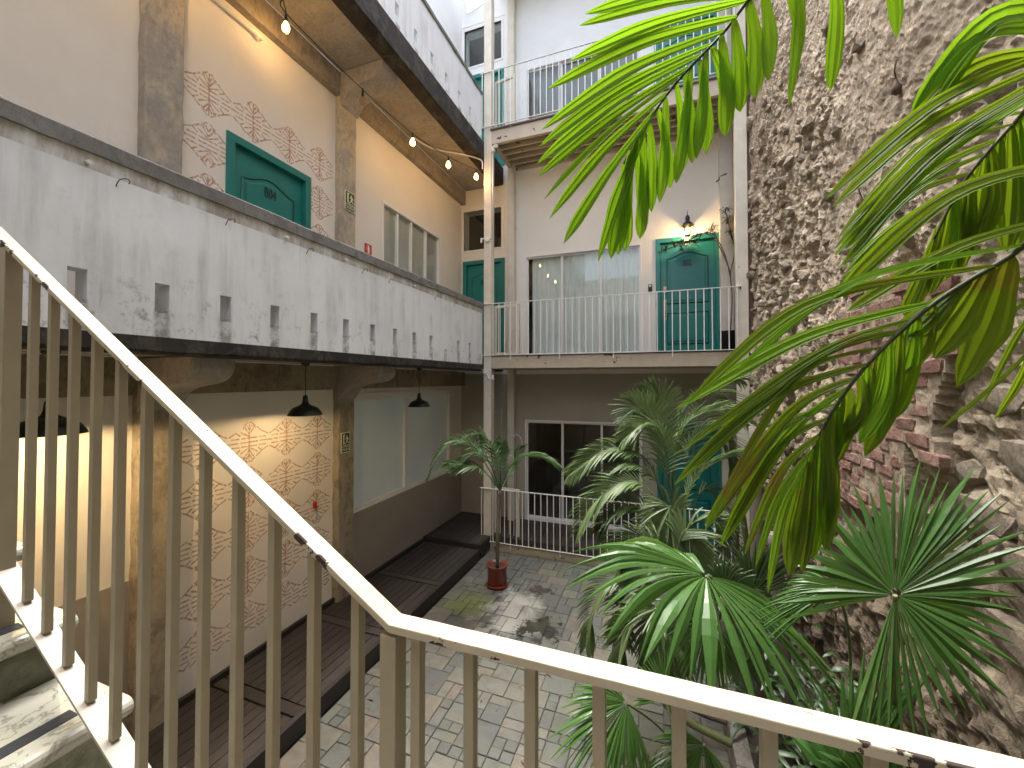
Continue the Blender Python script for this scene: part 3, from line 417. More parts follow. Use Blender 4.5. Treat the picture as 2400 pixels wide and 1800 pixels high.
for y0, y1 in ((2.10, 2.44), (4.35, 4.69)):
    part(corbel(y0, y1, 0), 'corbel', 'soffit', bevel=.012); part(corbel(y0, y1, 4.06), 'corbel', 'soffit', bevel=.012)
part(MB().box(XW+.0, XW+.03, 4.66, 4.74, 1.2, 2.98).box(XW, XW+.03, 7.56, 7.62, 1.2, 2.98).box(XW, XW+.03, 4.74, 7.56, 2.90, 2.98).box(XW, XW+.018, 4.70, 7.6, 1.235, 1.27), 'window_surround', 'wall_white', bevel=.003)
# frosted window
fw_ = part(MB().box(XW-.05, XW-.02, 4.742, 7.558, 1.24, 1.30).box(XW-.05, XW-.02, 4.742, 7.558, 2.87, 2.91).box(XW-.05, XW+.0, 6.03, 6.11, 1.30, 2.87), 'window', 'trim_white', label='wide two-pane frosted window with a white mullion')
part(MB().box(XW-.045, XW-.035, 4.74, 6.03, 1.30, 2.87), 'pane', 'frosted', fw_); part(MB().box(XW-.045, XW-.035, 6.11, 7.56, 1.30, 2.87), 'pane', 'frosted', fw_)
# middle window with four lights
mb = MB(); fr = [5.37, 5.80, 6.21, 6.69, 7.2]
mb.box(XW-.07, XW+.015, 5.37, 7.2, 6.04, 6.1).box(XW-.07, XW+.015, 5.37, 5.41, 3.95, 6.04).box(XW-.07, XW+.015, 7.15, 7.2, 3.95, 6.04).box(XW-.07, XW+.015, 5.37, 7.2, 3.9, 3.95)
for y in fr[1:4]: mb.box(XW-.06, XW-.005, y-.022, y+.022, 3.95, 6.04)
mw = part(mb, 'window', 'trim_white', bevel=.003, label='white four-light sliding window behind the gallery parapet')
for a, b in zip(fr[:-1], fr[1:]): part(MB().box(XW-.05, XW-.045, a+.02, b-.02, 3.95, 6.04), 'pane', 'glass', mw)
part(MB().box(XW-.075, XW-.06, 5.40, 7.17, 3.96, 6.05), 'blind', 'blind', mw)
# ------------------------------------------------ doors
def arch_panel(u0, u1, z0, z1, rise, n=14):
    pts = [(u0, z0), (u1, z0), (u1, z1)]
    for k in range(1, n):
        t = k/n; u = u1+(u0-u1)*t; s_ = (1-cos(2*pi*t))/2; pts.append((u, z1+rise*s_))
    pts.append((u0, z1)); return pts
def make_door(parent, fn, u0, u1, z0, z1, num=None, numrot=None, numloc=None, handle=None, label=None, fw=.085, low=True):
    d = MB().prism([(u0, z0), (u0+fw, z0), (u0+fw, z1-fw), (u0, z1-fw)], fn, .08, -.022); d.prism([(u1-fw, z0), (u1, z0), (u1, z1-fw), (u1-fw, z1-fw)], fn, .08, -.022); d.prism([(u0, z1-fw), (u1, z1-fw), (u1, z1), (u0, z1)], fn, .08, -.022)
    dr = part(d, 'door', 'teal', parent, bevel=.004, label=label)
    part(MB().prism([(u0+fw+.002, z0), (u1-fw-.002, z0), (u1-fw-.002, z1-fw-.002), (u0+fw+.002, z1-fw-.002)], fn, .075, .045), 'door_leaf', 'teal', dr)
    a, b = u0+fw+.12, u1-fw-.12
    zt = z1-.30; zm = z0+.92
    def moulding(pts):
        mb = MB(); P = [Vector(fn(p[0], p[1], .045)) for p in pts+[pts[0], pts[1]]]; mb.tube(P, .013, 6); return mb
    up = arch_panel(a, b, zm, zt-.08, .10); part(moulding(up), 'panel_moulding', 'teal_dark', dr)
    ins = arch_panel(a+.045, b-.045, zm+.045, zt-.12, .09); part(MB().prism(ins, fn, .05, .032), 'raised_panel', 'teal', dr, bevel=.012)
    if low:
        lo = [(a, z0+.16), (b, z0+.16), (b, z0+.74), (a, z0+.74)]; part(moulding(lo), 'panel_moulding', 'teal_dark', dr)
        part(MB().prism([(a+.045, z0+.205), (b-.045, z0+.205), (b-.045, z0+.695), (a+.045, z0+.695)], fn, .05, .032), 'raised_panel', 'teal', dr, bevel=.012)
    if handle:
        u = handle; part(MB().prism([(u-.03, z0+1.13), (u+.03, z0+1.13), (u+.03, z0+1.25), (u-.03, z0+1.25)], fn, .046, .02).tube([fn(u, z0+1.19, .03), fn(u, z0+1.19, -.01)], .02, 10), 'lock', 'brass', dr, bevel=.004)
        part(MB().prism([(u-.025, z0+.62), (u+.025, z0+.62), (u+.025, z0+1.0), (u-.025, z0+1.0)], fn, .046, .03).tube([fn(u, z0+.94, .03), fn(u, z0+.94, -.02)], .017, 8).tube(smooth_pts([fn(u, z0+.9, .03), fn(u, z0+.88, -.03), fn(u, z0+.75, -.035), fn(u, z0+.66, .03)]), .009, 8), 'handle', 'brass', dr)
    if num: text(num, numloc, numrot, (.16), 'number', dr, sx=.62, name='door_number')
    return dr
def text(body, loc, rot, size, mat, parent, sx=1.0, ext=.003, name='lettering', bold=0.0):
    c = bpy.data.curves.new(name, 'FONT'); c.body = body; c.size = size; c.extrude = ext; c.align_x = 'CENTER'; c.align_y = 'CENTER'; c.offset = bold
    c.materials.append(M[mat]); tmp = bpy.data.objects.new(name, c)
    dg = bpy.context.evaluated_depsgraph_get()
    COL.objects.link(tmp); bpy.context.view_layer.update(); me = bpy.data.meshes.new_from_object(tmp.evaluated_get(bpy.context.evaluated_depsgraph_get())); bpy.data.objects.remove(tmp)
    me.transform(Matrix.Diagonal((sx, 1, 1, 1))); me.materials.clear(); me.materials.append(M[mat])
    o = bpy.data.objects.new(name, me); o.rotation_euler = rot; link(o, parent, loc); return o
RX = (pi/2, 0, pi/2); RY = (pi/2, 0, 0)
make_door(lw, fnX(XW), *B04, num='B04', numrot=RX, numloc=(XW-.026, 3.41, 5.335), label='green panelled door numbered B04 behind the gallery parapet')
# stencilled bands
def motif(cy, cz, clipy0, clipy1, mb, clipz0, clipz1, rs):
    Wd, H = .233, .218; segs = []
    def q(a, b):
        for sx in (1, -1):
            for sz in (1, -1): segs.append(((sx*a[0], sz*a[1]), (sx*b[0], sz*b[1])))
    q((.015, H), (.07, H-.045)); q((.085, H-.055), (.145, H-.105)); q((.145, H-.105), (.225, .070))
    q((.0, .085), (.055, .165)); q((.04, .178), (.075, .150)); q((.0, .06), (.10, .115)); q((.155, H-.105), (.10, .072))
    q((.0, .13), (.03, .185))
    segs.append(((0, -H), (0, H)))
    for z, a, b in ((.045, -.20, -.11), (.045, -.09, .09), (.045, .11, .20), (0, -.233, -.12), (0, -.10, .10), (0, .12, .233), (-.045, -.20, -.11), (-.045, -.09, .09), (-.045, .11, .20)): segs.append(((a, z), (b, z)))
    for (a, b) in segs:
        y0, z0, y1, z1 = cy+a[0], cz+a[1], cy+b[0], cz+b[1]
        if min(y0, y1) < clipy0 or max(y0, y1) > clipy1 or min(z0, z1) < clipz0 or rs.random() < .03: continue
        d = Vector((0, y1-y0, z1-z0)); n = Vector((0, -d.z, d.y)).normalized()*.0080; x = XW+.0015
        A = Vector((x, y0, z0)); B = Vector((x, y1, z1)); mb.add([A-n, B-n, B+n, A+n], [(0, 1, 2, 3)])
rs = random.Random(5)
def stencil(clipy0, clipy1, ztops, zc0, skip=None):
    mb = MB()
    for cz in ztops:
        for cy in (2.70, 3.167, 3.634, 4.10):
            if skip and skip(cy, cz): continue
            motif(cy, cz, clipy0, clipy1, mb, zc0, 9, rs)
    return mb
part(stencil(2.425, 4.34, [2.50-.485*k for k in range(5)], .42), 'stencil_pattern', 'stencil', label='orange stencilled diamond bands on the lower wall')
part(stencil(2.425, 4.34, [6.03-.51*k for k in range(4)], 4.6, lambda y, z: (y in (3.167, 3.634)) and z < 5.9), 'stencil_pattern', 'stencil', label='pale orange stencilled band round the green door')
# ---------------------------------------------------------------- gallery slabs and parapets
def slab(name, zb, zt, edge_z0, edge_z1):
    o = MB().box(XW+.1, XP-.04, -1.6, 8.14, zb, zt).build(name, M['soffit']); tag(o, kind='structure')
    n = 160; vs = []; fs = []
    for k in range(n+1):
        y = -1.6+9.7*k/n; r = mn.noise(Vector((y*3, zb, 0)))*.012+mn.noise(Vector((y*14, zb, 2)))*.008
        vs += [(XP-.06, y, edge_z1), (XP+.004+abs(r)*.3, y, edge_z1), (XP+.004, y, edge_z0+.02+r), (XP-.02, y, edge_z0+r), (XP-.10+r, y, edge_z0-.002), (XP-.22, y, edge_z0)]
    for k in range(n):
        for i in range(5): fs.append((k*6+i, k*6+i+1, (k+1)*6+i+1, (k+1)*6+i))
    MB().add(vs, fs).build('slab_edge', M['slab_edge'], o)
    return o
s2 = slab('gallery_slab', 3.37, L2-.02, 3.355, 3.47); s3 = slab('gallery_slab', 7.43, L3, 7.40, 7.76)
def parapet(label, matn, zb, zt, slots, cap_z0, y1=6.98):
    th = thing('parapet_wall', label, 'parapet', (XP, 3, zb), 'white parapets along the galleries')
    mb = MB(); wall_holes(mb, fnX(XP), -1.6, y1, zb, cap_z0+.002, .13, slots)
    o = part(mb, 'wall_panel', matn, th)
    n = 90; vs = []; fs = []
    for k in range(n+1):
        y = -1.6+(y1+1.62)*k/n; a = mn.noise(Vector((y*4, 1, zt)))*.006; b = mn.noise(Vector((y*5, 4, zt)))*.006; c = mn.noise(Vector((y*3, 8, zt)))*.004
        vs += [(XP+.018+a, y, cap_z0+b), (XP+.022+a, y, zt-.012+c), (XP+.01+a, y, zt+c), (XP-.14, y, zt+c), (XP-.15, y, zt-.01), (XP-.15, y, cap_z0)]
    for k in range(n):
        for i in range(6): fs.append((k*6+i, k*6+(i+1) % 6, (k+1)*6+(i+1) % 6, (k+1)*6+i))
    fs += [tuple(range(6)), tuple(range(n*6, n*6+6))[::-1]]
    part(MB().add(vs, fs), 'coping', 'cap', th)
    return th
sl = [(1.33+.43*k-.044, 1.33+.43*k+.044, 3.635, 3.835) for k in range(-5, 13) if k != 10]
p2 = parapet('weathered white parapet with twelve drain slots on the middle gallery', 'parapet_low', 3.46, 4.64, sl, 4.535)
sl3 = [(1.33+.43*k-.044, 1.33+.43*k+.044, 7.90, 8.08) for k in range(-5, 13)]
p3 = parapet('white parapet of the upper gallery under the open sky', 'parapet_high', 7.72, 8.70, sl3, 8.64, 6.98)
for i, (y, k) in enumerate([(1.36, 0), (1.50, 1), (2.18, 1), (2.72, 0), (2.95, 1), (3.45, 0), (3.72, 1), (4.2, 1), (4.75, 0), (5.3, 1), (5.9, 1)]):
    z = 4.47-(.03 if k else 0)
    if k: mb = MB().tube(smooth_pts([(XP+.0, y, z-.05), (XP+.012, y, z-.03), (XP+.02, y+.01, z-.005), (XP+.03, y+.04, z+.012), (XP+.03, y+.055, z), (XP+.028, y+.05, z-.015)]), .003, 6)
    else: mb = MB().tube([(XP, y, z), (XP+.035, y, z)], .012, 8)
    part(mb, 'hook', 'rust' if k else 'white_plastic', p2)
# ---------------------------------------------------------------- end building wall
ew = thing('end_building', 'pale three-storey end wall with sliding doors and green doors behind the balconies', 'building', (-1, YE, 0))
SLD = [(-2.72, -.36, .24, 2.34), (-2.71, -.355, L2, 5.81), (-2.70, -.36, 8.0, 9.84)]
DR = [(-.10, 1.01, .24, 2.36), (-.10, 1.01, L2+.06, 5.85), (-.10, 1.01, 7.9, 9.95)]
CD = [None, (-4.19, -3.18, L2, 5.83), (-4.19, -3.18, 7.85, 10.03)]
TR = [None, (-4.165, -3.263, 6.075, 6.95), (-4.165, -3.263, 10.25, 11.09)]
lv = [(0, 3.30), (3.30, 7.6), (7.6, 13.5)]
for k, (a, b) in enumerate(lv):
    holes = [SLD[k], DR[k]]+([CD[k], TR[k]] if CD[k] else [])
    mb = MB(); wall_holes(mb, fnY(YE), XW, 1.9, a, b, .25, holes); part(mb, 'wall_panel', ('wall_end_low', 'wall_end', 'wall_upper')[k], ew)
part(MB().box(XW+.02, -3.1, YE-.012, YE, .25, 1.235), 'dado', 'dado_grey', ew)
# rooms behind the openings
for k, (a, b) in enumerate(((.2, 3.1), (3.5, 7.3), (7.8, 11.4))):
    for x0, x1, nm in ((-3.0, 1.8, 'room'), (-4.4, -3.05, 'corner_room')):
        if k == 0 and nm == 'corner_room': continue
        vs = [(x0, YE+.24, a), (x1, YE+.24, a), (x1, YE+2.6, a), (x0, YE+2.6, a), (x0, YE+.24, b), (x1, YE+.24, b), (x1, YE+2.6, b), (x0, YE+2.6, b)]
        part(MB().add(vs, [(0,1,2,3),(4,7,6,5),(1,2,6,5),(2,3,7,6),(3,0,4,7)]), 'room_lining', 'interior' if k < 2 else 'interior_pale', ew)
def slider(k, label):
    u0, u1, z0, z1 = SLD[k]; f = .035; fn = fnY(YE)
    mb = MB()
    for a, b, c, d in ((u0, u0+f, z0, z1), (u1-f, u1, z0, z1), (u0+f, u1-f, z1-f, z1), (u0+f, u1-f, z0, z0+.05)): mb.prism([(a, c), (b, c), (b, d), (a, d)], fn, .09, -.015)
    w_ = part(mb, 'sliding_window', 'trim_white', ew, bevel=.003, label=label)
    cuts = [u0+f, -1.925, -1.13, u1-f]
    for i, (a, b) in enumerate(zip(cuts[:-1], cuts[1:])):
        dd = .03 if i != 1 else .055
        s_ = MB()
        for p, q_, c, d in ((a-.008, a+.022, z0+.05, z1-f), (b-.022, b+.008, z0+.05, z1-f), (a+.022, b-.022, z1-f-.03, z1-f), (a+.022, b-.022, z0+.05, z0+.1)): s_.prism([(p, c), (q_, c), (q_, d), (p, d)], fn, dd, dd+.022)
        sa = part(s_, 'sash', 'trim_white', w_)
        part(MB().prism([(a+.02, z0+.09), (b-.02, z0+.09), (b-.02, z1-f-.02), (a+.02, z1-f-.02)], fn, dd+.009, dd+.014), 'pane', 'glass', w_)
    return w_
slider(0, 'dark three-pane sliding door at courtyard level'); slider(1, 'three-pane sliding door with pale curtains on the middle balcony'); slider(2, 'three-pane sliding door with grey curtains on the top balcony')
def curtain(u0, u1, z0, z1, y, amp, nf, mat, label, seed, gather=0):
    n = 150; vs = []; fs = []; rr_ = random.Random(seed); ph = [rr_.uniform(0, 6) for _ in range(4)]; nz = 14
    for j in range(nz+1):
        z = z0+(z1-z0)*j/nz; t = 1-j/nz
        for i in range(n+1):
            u = i/n; x = u0+(u1-u0)*u; a = amp*(.45+.55*t)
            yy = y+a*sin(u*nf*2*pi+ph[0]+.6*sin(u*9+ph[1]+t))+a*.5*sin(u*nf*3.7*pi+ph[2]+t*.8)
            x += gather*.06*sin(t*3)*sin(u*7); vs.append((x, yy, z))
    for j in range(nz):
        for i in range(n): a = j*(n+1)+i; fs.append((a, a+1, a+n+2, a+n+1))
    mb = MB(); mb.add(vs, fs, True); o = mb.build('curtain', M[mat]); tag(o, label, 'curtain', 'curtains behind the balcony sliding doors'); return o
curtain(-2.60, -1.15, L2+.02, 5.80, YE+.13, .028, 10, 'curtain', 'left pale curtain behind the middle balcony glass', 3, 1)
curtain(-1.14, -.38, L2+.02, 5.80, YE+.12, .022, 8, 'curtain', 'right pale curtain behind the middle balcony glass', 4)
curtain(-2.62, -.38, 8.0, 9.84, YE+.14, .035, 16, 'curtain_grey', 'grey curtain behind the top balcony glass', 9)
make_door(ew, fnY(YE), *DR[1], num='B02', numrot=RY, numloc=(.455, YE+.024, 5.355), handle=.035+.03, label='green panelled door numbered B02 under the wall lantern')
make_door(ew, fnY(YE), *DR[0], label='dark green door at courtyard level behind the palms')
make_door(ew, fnY(YE), *DR[2], label='green door of the top balcony behind the palm frond')
make_door(ew, fnY(YE), *CD[1], num='B03', numrot=RY, numloc=(-3.69, YE+.024, 5.34), label='green corner door behind the steel column')
make_door(ew, fnY(YE), *CD[2], label='green corner door on the top gallery')
for k in (1, 2):
    u0, u1, z0, z1 = TR[k]; fn = fnY(YE); mb = MB(); f = .045
    for a, b, c, d in ((u0-f, u0, z0-f, z1+f), (u1, u1+f, z0-f, z1+f), (u0, u1, z1, z1+f), (u0, u1, z0-f, z0)): mb.prism([(a, c), (b, c), (b, d), (a, d)], fn, .05, -.012)
    t_ = part(mb, 'transom_window', 'trim_white', ew, bevel=.003); part(MB().prism([(u0, z0), (u1, z0), (u1, z1), (u0, z1)], fn, .04, .046), 'pane', 'glass', t_)
    mb = MB().prism([(u0-.09, z1+.1), (u1+.09, z1+.1), (u1+.09, z1+.115), (u0-.09, z1+.115)], fn, 0, -.01); part(mb, 'moulding', 'trim_white', ew)
# roof over the top balcony and service strip
tag(MB().box(-3.2, 1.9, 6.9, 8.15, 11.62, 11.78).build('balcony_roof', M['cream_beam']), kind='structure')
# ---------------------------------------------------------------- steel columns
for (x0, x1, y0, y1, lab) in ((-3.185, -3.03, 7.05, 7.20, 'front left cream steel column where parapet meets balcony'), (-3.055, -2.91, 7.97, 8.14, 'cream steel column against the end wall by the corner door'),
                              (1.085, 1.255, 7.05, 7.20, 'front right cream steel column beside the rubble wall'), (.985, 1.20, 7.99, 8.14, 'cream steel column behind the potted oleander')):
    o = MB().box(x0, x1, y0, y1, -.1, 11.62).build('steel_column', M['cream_steel'], bevel=.008); tag(o, lab, 'column', 'steel columns of the balconies')
# ---------------------------------------------------------------- balconies
def balcony(zf, label, kind):
    th = thing('balcony', label, 'balcony', (-.9, 7.1, zf), 'balconies on the end wall')
    x0, x1 = -3.03, 1.085
    if kind == 'steel':
        zt = zf; zb = zf-.24
        prof = [(7.055, zb), (7.12, zb), (7.12, zb+.012), (7.07, zb+.014), (7.07, zt-.03), (7.12, zt-.028), (7.12, zt-.016), (7.055, zt-.016)]
        part(MB().prism(prof, lambda u, z, d: (d, u, z), x0, x1), 'edge_beam', 'cream_beam', th)
        part(MB().box(x0, x1, 7.04, 8.14, zt-.014, zt), 'floor_plate', 'deck_dark', th)
    else:
        zt = zf; zb = zf-.30
        part(MB().box(x0, x1, 7.055, 7.13, zb, zt-.02), 'edge_beam', 'cream_beam', th, bevel=.004)
        part(MB().box(x0-.02, x1, 7.02, 7.06, zt-.045, zt), 'drip_pipe', 'drain_pipe', th, bevel=.015)
        part(MB().box(x0, x1, 7.14, 8.14, zt-.02, zt), 'floor_plate', 'deck_dark', th)
    # corrugated deck + joists seen from below
    n = 46; vs = []; fs = []; pw = (x1-x0)/n; h = .05
    for k in range(n):
        a = x0+k*pw
        for dx, dz in ((0, 0), (pw*.32, 0), (pw*.45, h), (pw*.87, h)): vs += [(a+dx, 7.13, zb+.10+dz), (a+dx, 8.14, zb+.10+dz)]
    for k in range(len(vs)//2-1): fs.append((2*k, 2*k+1, 2*k+3, 2*k+2))
    part(MB().add(vs, fs), 'corrugated_deck', 'metal_deck', th)
    for y in (7.3, 7.5, 7.7, 7.9): part(MB().box(x0, x1, y, y+.045, zb+.015, zb+.10), 'joist', 'cream_beam', th)
    part(MB().box(x0+.0, x0+.08, 7.13, 8.14, zb-.01, zb+.09), 'side_beam', 'cream_beam', th); part(MB().box(x1-.09, x1, 7.2, 8.14, zb-.01, zb+.09), 'side_beam', 'cream_beam', th)
    part(MB().box(x0+.08, x1-.09, 8.09, 8.145, zb-.01, zb+.09), 'rear_beam', 'cream_beam', th)
    return th
balcony(L2, 'middle steel balcony with channel edge beam across the end wall', 'steel')
balcony(7.98, 'top steel balcony with corrugated underside', 'conc')
def railing(zb, zt, label, x0=-3.25, x1=1.15, y=7.035, slack=0):
    th = thing('balcony_railing', label, 'railing', (-1, y, zb), 'thin white balcony railings')
    part(MB().box(x0, x1, y-.012, y+.012, zt-.012, zt), 'top_rail', 'rail_white', th); part(MB().box(x0, x1, y-.010, y+.010, zb, zb+.010), 'bottom_rail', 'rail_white', th)
    n = 0; x = -3.215; me = None
    while x < x1:
        if not (-3.19 < x < -3.02):
            long = (n % 8 == 5)
            o = MB().box(x-.007, x+.007, y-.007, y+.007, zb+.01-(.10 if long else 0), zt-.012).build('baluster', M['rail_white'], th)
        x += .1165; n += 1
    for xx in (x0+.01, x1-.02): part(MB().box(xx, xx+.02, y-.0, y+.03, zt-.05, zt-.012), 'bracket', 'black_metal', th)
    return th
railing(3.64, 4.625, 'thin white railing of the middle balcony'); railing(8.02, 9.09, 'thin white railing of the top balcony'); railing(.145, 1.14, 'thin white railing at courtyard level behind the palms')
def gate(zb, zt, label, x0=-3.02, x1=-2.53, y0=7.26, y1=7.20):
    th = thing('railing_gate', label, 'gate', (x0, y0, zb), 'small cream gates folded behind the railings'); 
    P = lambda t, z: (x0+(x1-x0)*t, y0+(y1-y0)*t, z)
    mb = MB(); 
    for z in (zb, zt): mb.bar(P(0, z), P(1, z), .04, .045)
    for t in (0, 1): mb.bar(P(t, zb-.02), P(t, zt+.02), .04, .05, up=(0, 1, 0))
    part(mb, 'gate_frame', 'cream_steel', th)
    for k in range(1, 5): part(MB().bar(P(k/5, zb), P(k/5, zt), .012, .012, up=(0, 1, 0)), 'gate_bar', 'cream_steel', th)
    return th
gate(3.68, 4.59, 'cream gate folded behind the middle balcony railing'); gate(.22, 1.10, 'cream gate folded behind the courtyard railing'); gate(8.06, 9.0, 'cream gate folded behind the top balcony railing', x1=-2.62)
# ---------------------------------------------------------------- timber decks
dk = thing('wooden_walkway', 'long dark timber walkway along the left gallery wall', 'deck', (-3.6, 4, .0))
ybreak = [(-.3, 1.50), (1.64, 2.76), (2.90, 3.97), (4.11, 5.22), (5.36, 6.58)]
x0, x1, nb = -4.17, -3.10, 10; pw = (x1-x0)/nb; rd = random.Random(3)
for (a, b) in ybreak:
    for k in range(nb):
        z = .17+rd.uniform(-.0015, .0015); part(MB().box(x0+k*pw+.004, x0+(k+1)*pw-.004, a+rd.uniform(0, .006), b-rd.uniform(0, .006), z-.025, z), 'plank', 'deck_wood', dk, bevel=.002)
for y in (1.57, 2.83, 4.04, 5.29): part(MB().box(x0, x1, y-.055, y+.055, .147, .174), 'cross_plank', 'deck_wood', dk, bevel=.003)
part(MB().box(-3.095, -3.045, -.3, 6.58, .0, .178), 'edge_board', 'deck_dark', dk, bevel=.004); part(MB().box(XW+.012, -4.175, -.3, 6.58, .12, .225), 'skirting_board', 'deck_dark', dk, bevel=.003)
part(MB().box(-4.16, -3.10, -.3, 6.58, .02, .13), 'joists', 'deck_dark', dk)
pf = thing('wooden_platform', 'raised dark timber platform in the corner under the balcony', 'deck', (-1.5, 7.4, 0))
n = 0; x = -4.20
while x < 1.10:
    y0 = 6.62 if x < -3.12 else 7.07
    part(MB().box(x+.003, x+.097, y0+.03, 8.13, .22, .25+rd.uniform(-.0015, .0015)), 'plank', 'deck_wood', pf); x += .10
part(MB().box(-4.21, -3.045, 6.59, 6.645, .10, .252), 'fascia', 'deck_dark', pf, bevel=.003); part(MB().box(-3.095, -3.045, 6.65, 7.06, .0, .252), 'fascia', 'deck_dark', pf, bevel=.003); part(MB().box(-3.04, 1.1, 7.055, 7.095, .12, .252), 'fascia', 'deck_dark', pf, bevel=.003)
part(MB().box(-4.2, -3.1, 6.66, 8.1, .0, .215).box(-3.1, 1.1, 7.12, 8.1, 0, .215), 'base', 'deck_dark', pf)
part(MB().box(-3.04, 1.28, 7.065, 7.115, -.02, .118), 'plinth_beam', 'cream_beam', pf, bevel=.006, label='stained brown beam under the railing')
# ---------------------------------------------------------------- closing walls behind the viewer (stair house)
tag(MB().box(-4.5, 1.9, -1.85, -1.6, 0, 7.6).build('stair_house_wall', M['wall_white']), kind='structure')
tag(MB().box(-2.2, 1.3, -1.6, -.15, 5.55, 5.75).build('upper_landing', M['soffit']), kind='structure')
# ---------------------------------------------------------------- rubble wall on the right
st = thing('rubble_wall', 'tall old rubble stone wall on the right with an exposed brick patch', 'wall', (XS, 4, 0))
def in_brick(y, z):
    e = mn.noise(Vector((y*2.2, z*2.2, 3)))*.16
    return (2.52-e < y < 3.75+e*.6 and 2.15 < z < 3.74+e) and not (y > 3.2+e and z < 2.3) and not (y < 2.85 and z < 2.75+e)
def wall_x(y, z):
    V = Vector((y, z, 0)); sm = 1.0
    # the smoother plaster remains higher up near the viewer; rough rubble elsewhere
    a = mn.noise(V*.9+Vector((5, 5, 0))); d = .05*a
    plaster = max(0, min(1, (mn.noise(V*.8+Vector((1, 7, 0)))*1.2+.35+(z-4.2)*.35-(y-3.2)*.35)*1.6))
    rough = 1-.75*plaster
    br = in_brick(y, z)
    if br: return XS-.045-.006*mn.fractal(V*14, .7, 2.2, 4)-.008*mn.noise(V*3)
    c = mn.cell_vector(V*3) if False else None
    vd = mn.voronoi(Vector((y*5.2+mn.noise(V*4)*.5, z*6.2+mn.noise(V*4+Vector((9, 0, 0)))*.5, .3)))[0]; e = vd[1]-vd[0]
    d += rough*(-.018*max(0, 1-e*3.2)+.030*min(.7, e))
    vd = mn.voronoi(Vector((y*13, z*15, .7)))[0]; d += rough*.013*min(.8, vd[1]-vd[0])
    d += rough*.034*mn.fractal(V*5.5, .7, 2.1, 5)+.014*mn.fractal(V*20, .6, 2.2, 4)*(.3+.7*rough)
    d += rough*.035*mn.noise(V*2.4)
    return XS-d
ny_, nz_ = 400, 520; ys = [.2+7.93*(i/ny_)**1.0 for i in range(ny_+1)]; zs = [0.0+11.0*j/nz_ for j in range(nz_+1)]
vs = []; 
for y in ys:
    for z in zs: vs.append((wall_x(y, z), y, z))
me = bpy.data.meshes.new('stone_face'); fs = []
for i in range(ny_):
    for j in range(nz_): a = i*(nz_+1)+j; fs.append((a, a+1, a+nz_+2, a+nz_+1))
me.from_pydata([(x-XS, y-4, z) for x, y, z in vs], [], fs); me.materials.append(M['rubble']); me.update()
o = bpy.data.objects.new('stone_face', me); link(o, st, (XS, 4, 0)); o['kind'] = 'stuff'
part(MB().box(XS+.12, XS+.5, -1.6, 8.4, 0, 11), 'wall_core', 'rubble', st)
tag(MB().box(1.262, 1.33, 7.05, 8.15, 0, 11.6).build('brown_edge_strip', M['rust']), 'dark rusty vertical strip between the steel column and the rubble wall', 'trim')
# loose looking stones set in the face
rocks = []
rk = random.Random(21)
for k in range(8):
    bm = bmesh.new(); bmesh.ops.create_icosphere(bm, subdivisions=2 if k < 3 else 1, radius=1)
    for v in bm.verts:
        n = mn.noise(v.co*1.3+Vector((k*3, 0, 0)))*.35+mn.noise(v.co*3+Vector((0, k*3, 0)))*.12; v.co *= 1+n
        for ax in range(3): v.co[ax] = max(-.80, min(.80, v.co[ax]))
    me = bpy.data.meshes.new('stone'); bm.to_mesh(me); bm.free(); me.materials.append(M['fieldstone']); rocks.append(me)
cnt = 0; placed = []
while cnt < 270:
    y = 1.9+5.9*rk.random()**.9; z = rk.uniform(.2, 8.5)
    if in_brick(y, z): continue
    if z > 3.6+(y-2.2)*1.0 and rk.random() < .86: continue
    s_ = rk.uniform(.05, .125)*(.8+.1*y/4)
    if any((y-a)**2+(z-b)**2 < (s_+c)**2*.75 for a, b, c in placed): continue
    placed.append((y, z, s_)); o = bpy.data.objects.new('stone', rk.choice(rocks)); o.scale = (.055+s_*.35, s_*rk.uniform(.8, 1.4), s_*rk.uniform(.5, .9)); o.rotation_euler = (rk.uniform(-.5, .5), rk.uniform(-.25, .25), rk.uniform(-.3, .3))
    link(o, st, (wall_x(y, z)+.012, y, z)); cnt += 1
# big dressed blocks near the viewer
for (y, z, a, b) in ((2.30, 3.10, .16, .07), (2.12, 2.86, .20, .10), (2.36, 2.60, .17, .08), (2.10, 2.45, .22, .09), (1.98, 3.35, .16, .10), (2.5, 2.28, .16, .06), (2.2, 2.16, .2, .08), (3.62, 4.15, .17, .05)):
    o = bpy.data.objects.new('stone', rocks[1]); o.scale = (.06, a*1.15, b*1.2); o.rotation_euler = (rk.uniform(-.1, .1), 0, 0); link(o, st, (wall_x(y, z)+.02, y, z))
